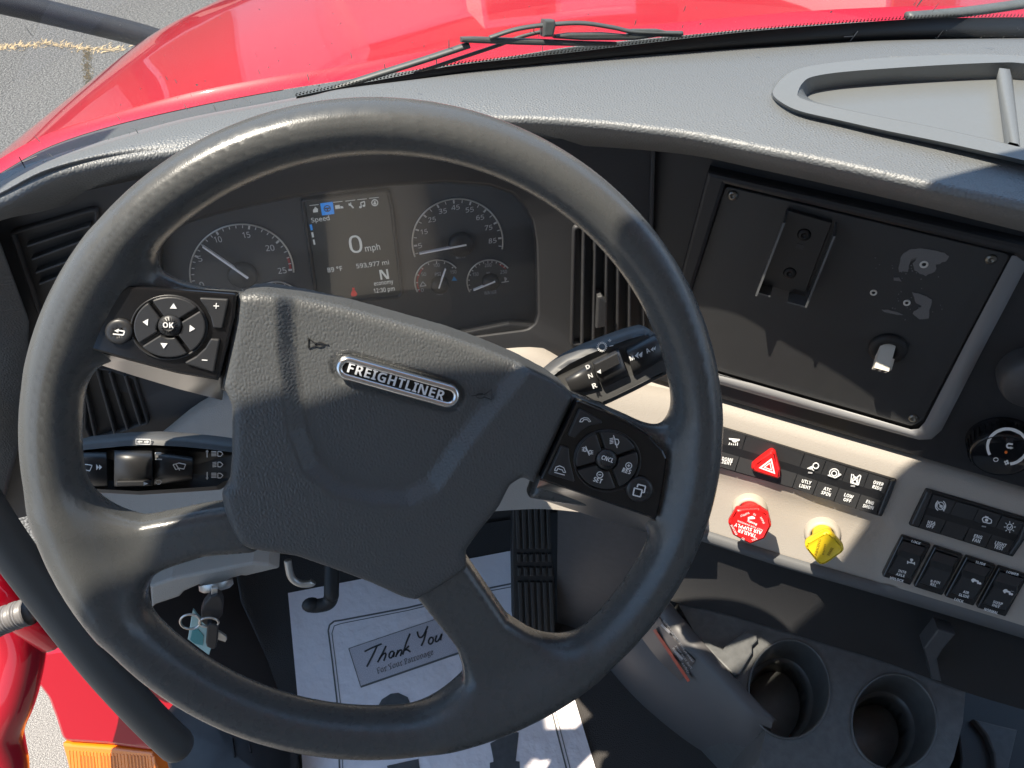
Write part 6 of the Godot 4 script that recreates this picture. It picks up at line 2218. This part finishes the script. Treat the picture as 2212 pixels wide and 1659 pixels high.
func stalk_left():
	var t = thing("turn_signal_stalk", "black turn signal and wiper stalk with white lamp symbols", "stalk", hit(PS, Vector2(495, 1010), -0.02))
	var st = tool()
	var body = tl(0, 1, [430, 1240, 545, 1211, 800, 1186, 1000, 1180, 1200, 1192, 1360, 1208, 1600, 1240, 1600, 1480, 1480, 1492, 1420, 1528, 1250, 1540, 900, 1562, 590, 1546, 430, 1520])
	var bp = rounded(local(PS, body, 0.004), 0.004)
	solid(st, PS, bp, [[0.006, -0.022], [0.0, -0.012], [0.0, 0.0], [0.002, 0.004], [0.005, 0.005]], true)
	part(st, "stalk_body", M.stalk, t)
	# barrel: end cap, turning collar, fixed sleeve
	var secs = [["end_cap", [430, 1272, 692, 1266, 700, 1494, 430, 1502], 0.012], ["turning_collar", [740, 1256, 988, 1260, 992, 1492, 738, 1498], 0.0145], ["sleeve", [1000, 1266, 1252, 1300, 1246, 1450, 992, 1490], 0.011]]
	var parts := []
	for e in secs:
		st = tool()
		barrel(st, PS, tl(0, 1, e[1]), 0.003, e[2] - 0.003)
		parts.append(part(st, e[0], M.button, t, true))
	st = flat_tool()
	slab(st, PS, tl(0, 1, [752, 1462, 975, 1458, 972, 1488, 752, 1492]), 0.008, 0.0152, 0.0006)
	part(st, "collar_ridge", M.button, parts[1])
	var hb := 0.0056
	var P = line(tl(0, 1, [882, 1186, 975, 1188, 974, 1220, 882, 1218, 882, 1186]), 1.4)
	P.append(tl(0, 1, [890, 1203, 905, 1193, 905, 1200, 924, 1200, 924, 1207, 905, 1207, 905, 1214])); P.append(tl(0, 1, [968, 1204, 953, 1194, 953, 1201, 934, 1201, 934, 1208, 953, 1208, 953, 1215]))
	marks(PS, hb, P, M.white, t, "turn_symbol")
	for k in 3:
		var y = [1282, 1350, 1422][k]
		P = line(tl(0, 1, [1412, y - 15, 1430, y - 14, 1445, y, 1430, y + 16, 1412, y + 15, 1412, y - 15]), 1.8)
		for i in 4: P.append(bar(tl(0, 1, [1370 + (8 if k == 1 else 0), y - 15 + i * 9 + (4 if k == 1 else 0)])[0], tl(0, 1, [1403, y - 15 + i * 9])[0], 1.4))
		if k != 1:
			var yd = -1 if k == 0 else 1
			P.append(bar(tl(0, 1, [1343, y - 22])[0], tl(0, 1, [1343, y + 22])[0], 2.2)); P.append(tl(0, 1, [1333, y + 14 * yd, 1353, y + 14 * yd, 1343, y + 28 * yd]))
		marks(PS, hb, P, M.white, t, "headlamp_symbol")
	P = line(tl(0, 1, [1122, 1352, 1160, 1341, 1203, 1350, 1192, 1380, 1162, 1374, 1140, 1384, 1122, 1352]), 1.6)
	P.append(bar(tl(0, 1, [1140, 1348])[0], tl(0, 1, [1165, 1388])[0], 2))
	marks(PS, 0.0112, P, M.white, parts[2], "wiper_symbol")
	P = [bar(tl(0, 1, [1005, 1278])[0], tl(0, 1, [1046, 1278])[0], 3.4), bar(tl(0, 1, [1008, 1318])[0], tl(0, 1, [1050, 1318])[0], 2)]
	for i in 5: P.append(bar(tl(0, 1, [1010 + i * 9, 1362])[0], tl(0, 1, [1015 + i * 9, 1362])[0], 1.6))
	for i in 3: P.append(bar(tl(0, 1, [1012 + i * 16, 1411])[0], tl(0, 1, [1018 + i * 16, 1411])[0], 1.6))
	P.append_array(line(ell(tl(0, 1, [1028, 1464])[0], 6, 4.5, 12, 0, 359), 1.4))
	marks(PS, 0.0100, P, M.white, parts[2], "speed_marks")
	marks(PS, 0.0154, [tl(0, 1, [932, 1464, 960, 1474, 932, 1486])], M.white, parts[1], "pointer_symbol")
	P = line(tl(0, 1, [520, 1352, 560, 1350, 598, 1356, 582, 1392, 555, 1385, 530, 1392]), 1.6)
	P.append(tl(0, 1, [625, 1350, 642, 1368, 625, 1388])); P.append(tl(0, 1, [644, 1352, 662, 1368, 644, 1386]))
	marks(PS, 0.0122, P, M.white, parts[0], "washer_symbol")

func stalk_right():
	var pr = plane(PS.o, PS.n)
	var t = thing("gear_selector_stalk", "black gear selector stalk marked D N R with plus and minus", "stalk", hit(pr, Vector2(1240, 830), -0.02))
	var st = tool()
	var body = tl(1, 1, [1180, 830, 1310, 775, 1380, 715, 1460, 660, 1580, 600, 1720, 545, 1860, 495, 1965, 468, 2005, 478, 2100, 560, 2180, 700, 2150, 760, 2060, 805, 1900, 888, 1760, 955, 1690, 985, 1620, 970, 1520, 915, 1400, 900, 1250, 900])
	var bp = rounded(local(pr, body, 0.004), 0.004)
	solid(st, pr, bp, [[0.006, -0.022], [0.0, -0.012], [0.0, 0.0], [0.002, 0.004], [0.005, 0.005]], true)
	part(st, "stalk_body", M.stalk, t)
	var secs = [["sleeve", [1448, 790, 1615, 688, 1690, 862, 1500, 902], 0.0105], ["turning_collar", [1622, 684, 1795, 598, 1862, 778, 1694, 858], 0.014], ["end_cap", [1842, 600, 2030, 505, 2105, 660, 1895, 782], 0.0125]]
	var parts := []
	for e in secs:
		st = tool()
		barrel(st, pr, tl(1, 1, e[1]), 0.003, e[2] - 0.003)
		parts.append(part(st, e[0], M.button, t, true))
	st = flat_tool()
	slab(st, pr, tl(1, 1, [1640, 700, 1790, 625, 1812, 700, 1690, 762, 1655, 765]), 0.01, 0.0165, 0.001)
	part(st, "collar_ridge", M.button, parts[1])
	for e in [["D", 1590, 735, 1614, 723, 8.5], ["N", 1606, 795, 1632, 783, 9.5], ["R", 1632, 860, 1660, 848, 10.5]]:
		text(e[0], pr, 0.0107, tl(1, 1, [e[1], e[2]])[0], tl(1, 1, [e[3], e[4]])[0], e[5], M.white, parts[0], "lettering", 0.0, "bold")
	marks(pr, 0.0167, [tl(1, 1, [1655, 752, 1680, 735, 1682, 762])], M.white, parts[1], "pointer_symbol")
	text("M", pr, 0.0127, tl(1, 1, [1874, 680])[0], tl(1, 1, [1900, 668])[0], 9.5, M.white, parts[2], "lettering", 0.0, "bold")
	text("A", pr, 0.0127, tl(1, 1, [1980, 632])[0], tl(1, 1, [2003, 620])[0], 9.5, M.white, parts[2], "lettering", 0.0, "bold")
	marks(pr, 0.0127, [tl(1, 1, [1902, 648, 1925, 622, 1922, 648, 1928, 664]), tl(1, 1, [1926, 642, 1950, 620, 1948, 652, 1940, 656]), tl(1, 1, [2004, 608, 2022, 588, 2020, 608, 2024, 620]), tl(1, 1, [2020, 604, 2036, 586, 2034, 610])], M.white, parts[2], "chevron_symbol")
	var c = tl(1, 1, [1689, 588])[0]
	var P = line(ell(c, 8, 8, 18, 0, 359), 2.0)
	for k in 16: P.append(bar(c + Vector2.from_angle(TAU * k / 16.0) * 9, c + Vector2.from_angle(TAU * k / 16.0) * 11.2, 1.8))
	P.append(bar(tl(1, 1, [1728, 549])[0], tl(1, 1, [1748, 545])[0], 1.8)); P.append(bar(tl(1, 1, [1737, 538])[0], tl(1, 1, [1740, 557])[0], 1.8)); P.append(bar(tl(1, 1, [1738, 585])[0], tl(1, 1, [1762, 580])[0], 1.8))
	marks(pr, 0.0056, P, M.white, t, "gear_symbol")

func door_side():
	# grab handle beside the open door
	var g = thing("grab_handle", "matt black tubular grab handle running down past the steering wheel", "grab handle", at(410, 1625, 0.95))
	var st = tool()
	var path := PackedVector3Array()
	for e in [[-220, 820, 0.72], [-90, 1010, 0.76], [10, 1165, 0.80], [110, 1300, 0.84], [220, 1440, 0.88], [320, 1550, 0.92], [395, 1622, 0.95]]:
		path.append(at(e[0], e[1], e[2]))
	var sp = smooth_path(path)
	var rr := []
	for i in sp.size(): rr.append(0.0205 if i < sp.size() - 2 else (0.019 if i == sp.size() - 2 else 0.015))
	tube(st, sp, rr, 20)
	part(st, "handle_grip", M.handle, g, true)
	# red step panel with marker lamp below the door
	var PL = plane(at(200, 1480, 1.45), Vector3(-0.35, 0.55, 0.75))
	var f = thing("step_panel", "glossy red body panel below the open door", "body panel", at(250, 1600, 1.45))
	st = flat_tool()
	var pan = tl(0, 2, [100, 925, 240, 895, 420, 870, 700, 840, 1200, 900, 1200, 1560, 960, 1556, 700, 1520, 400, 1500, 345, 1330, 300, 1210, 240, 1130, 160, 1060])
	var pp = rounded(local(PL, pan), 0.02)
	solid(st, PL, pp, [[0.0, -0.05], [0.0, -0.01], [0.004, -0.003], [0.012, 0.0]])
	part(st, "panel_sheet", M.paint, f)
	var m = thing("marker_lamp", "ribbed orange marker lamp under the red body panel", "lamp", at(250, 1650, 1.45))
	st = flat_tool()
	slab(st, PL, tl(0, 2, [402, 1506, 700, 1528, 980, 1560, 1060, 1800, 480, 1800]), -0.04, 0.0, 0.004)
	var lens = part(st, "lens", M.orange_lens, m)
	for i in 26:
		var x = 440 + i * 22
		st = flat_tool()
		slab(st, PL, tl(0, 2, [x, 1545 + i * 1.6, x + 10, 1546 + i * 1.6, x + 30, 1790, x + 20, 1790]), -0.002, 0.0009, 0.0004)
		part(st, "lens_rib", M.orange_lens, lens)
	for e in [[520, 610], [650, 760], [830, 940]]:
		st = flat_tool()
		slab(st, PL, tl(0, 2, [e[0], 1580, e[1], 1585, e[1] + 20, 1760, e[0] + 20, 1760]), -0.03, 0.0006, 0.0)
		part(st, "bulb_housing", M.lamp_dark, lens)
	# round-edged red door corner and its hose
	var dr = thing("door_corner", "rounded red door frame corner at the edge of the opening", "door frame", at(10, 1500, 1.2))
	st = tool()
	path = PackedVector3Array()
	for e in [[-60, 1290, 1.2], [20, 1330, 1.22], [45, 1400, 1.24], [28, 1500, 1.26], [0, 1580, 1.28], [10, 1660, 1.3], [14, 1760, 1.32]]: path.append(at(e[0], e[1], e[2]))
	tube(st, smooth_path(path), 0.036, 18)
	part(st, "frame_tube", M.paint, dr, true)
	st = tool()
	path = PackedVector3Array()
	for e in [[-80, 1180, 1.15], [-20, 1260, 1.16], [60, 1330, 1.2], [120, 1372, 1.24]]: path.append(at(e[0], e[1], e[2]))
	tube(st, smooth_path(path), 0.03, 18)
	part(st, "frame_rail", M.paint, dr, true)
	var hs = thing("corrugated_hose", "grey corrugated wiring hose in the door hinge gap", "hose", at(20, 1345, 1.1))
	st = tool()
	path = PackedVector3Array()
	var rad := []
	for i in 61:
		var s = i / 60.0
		path.append(at(-60 + 125 * s, 1372 - 68 * s + 16 * s * s, 1.1))
		rad.append(0.018 + 0.0025 * sin(i * 1.9))
	tube(st, path, rad, 16)
	part(st, "bellows", M.hose, hs, true)
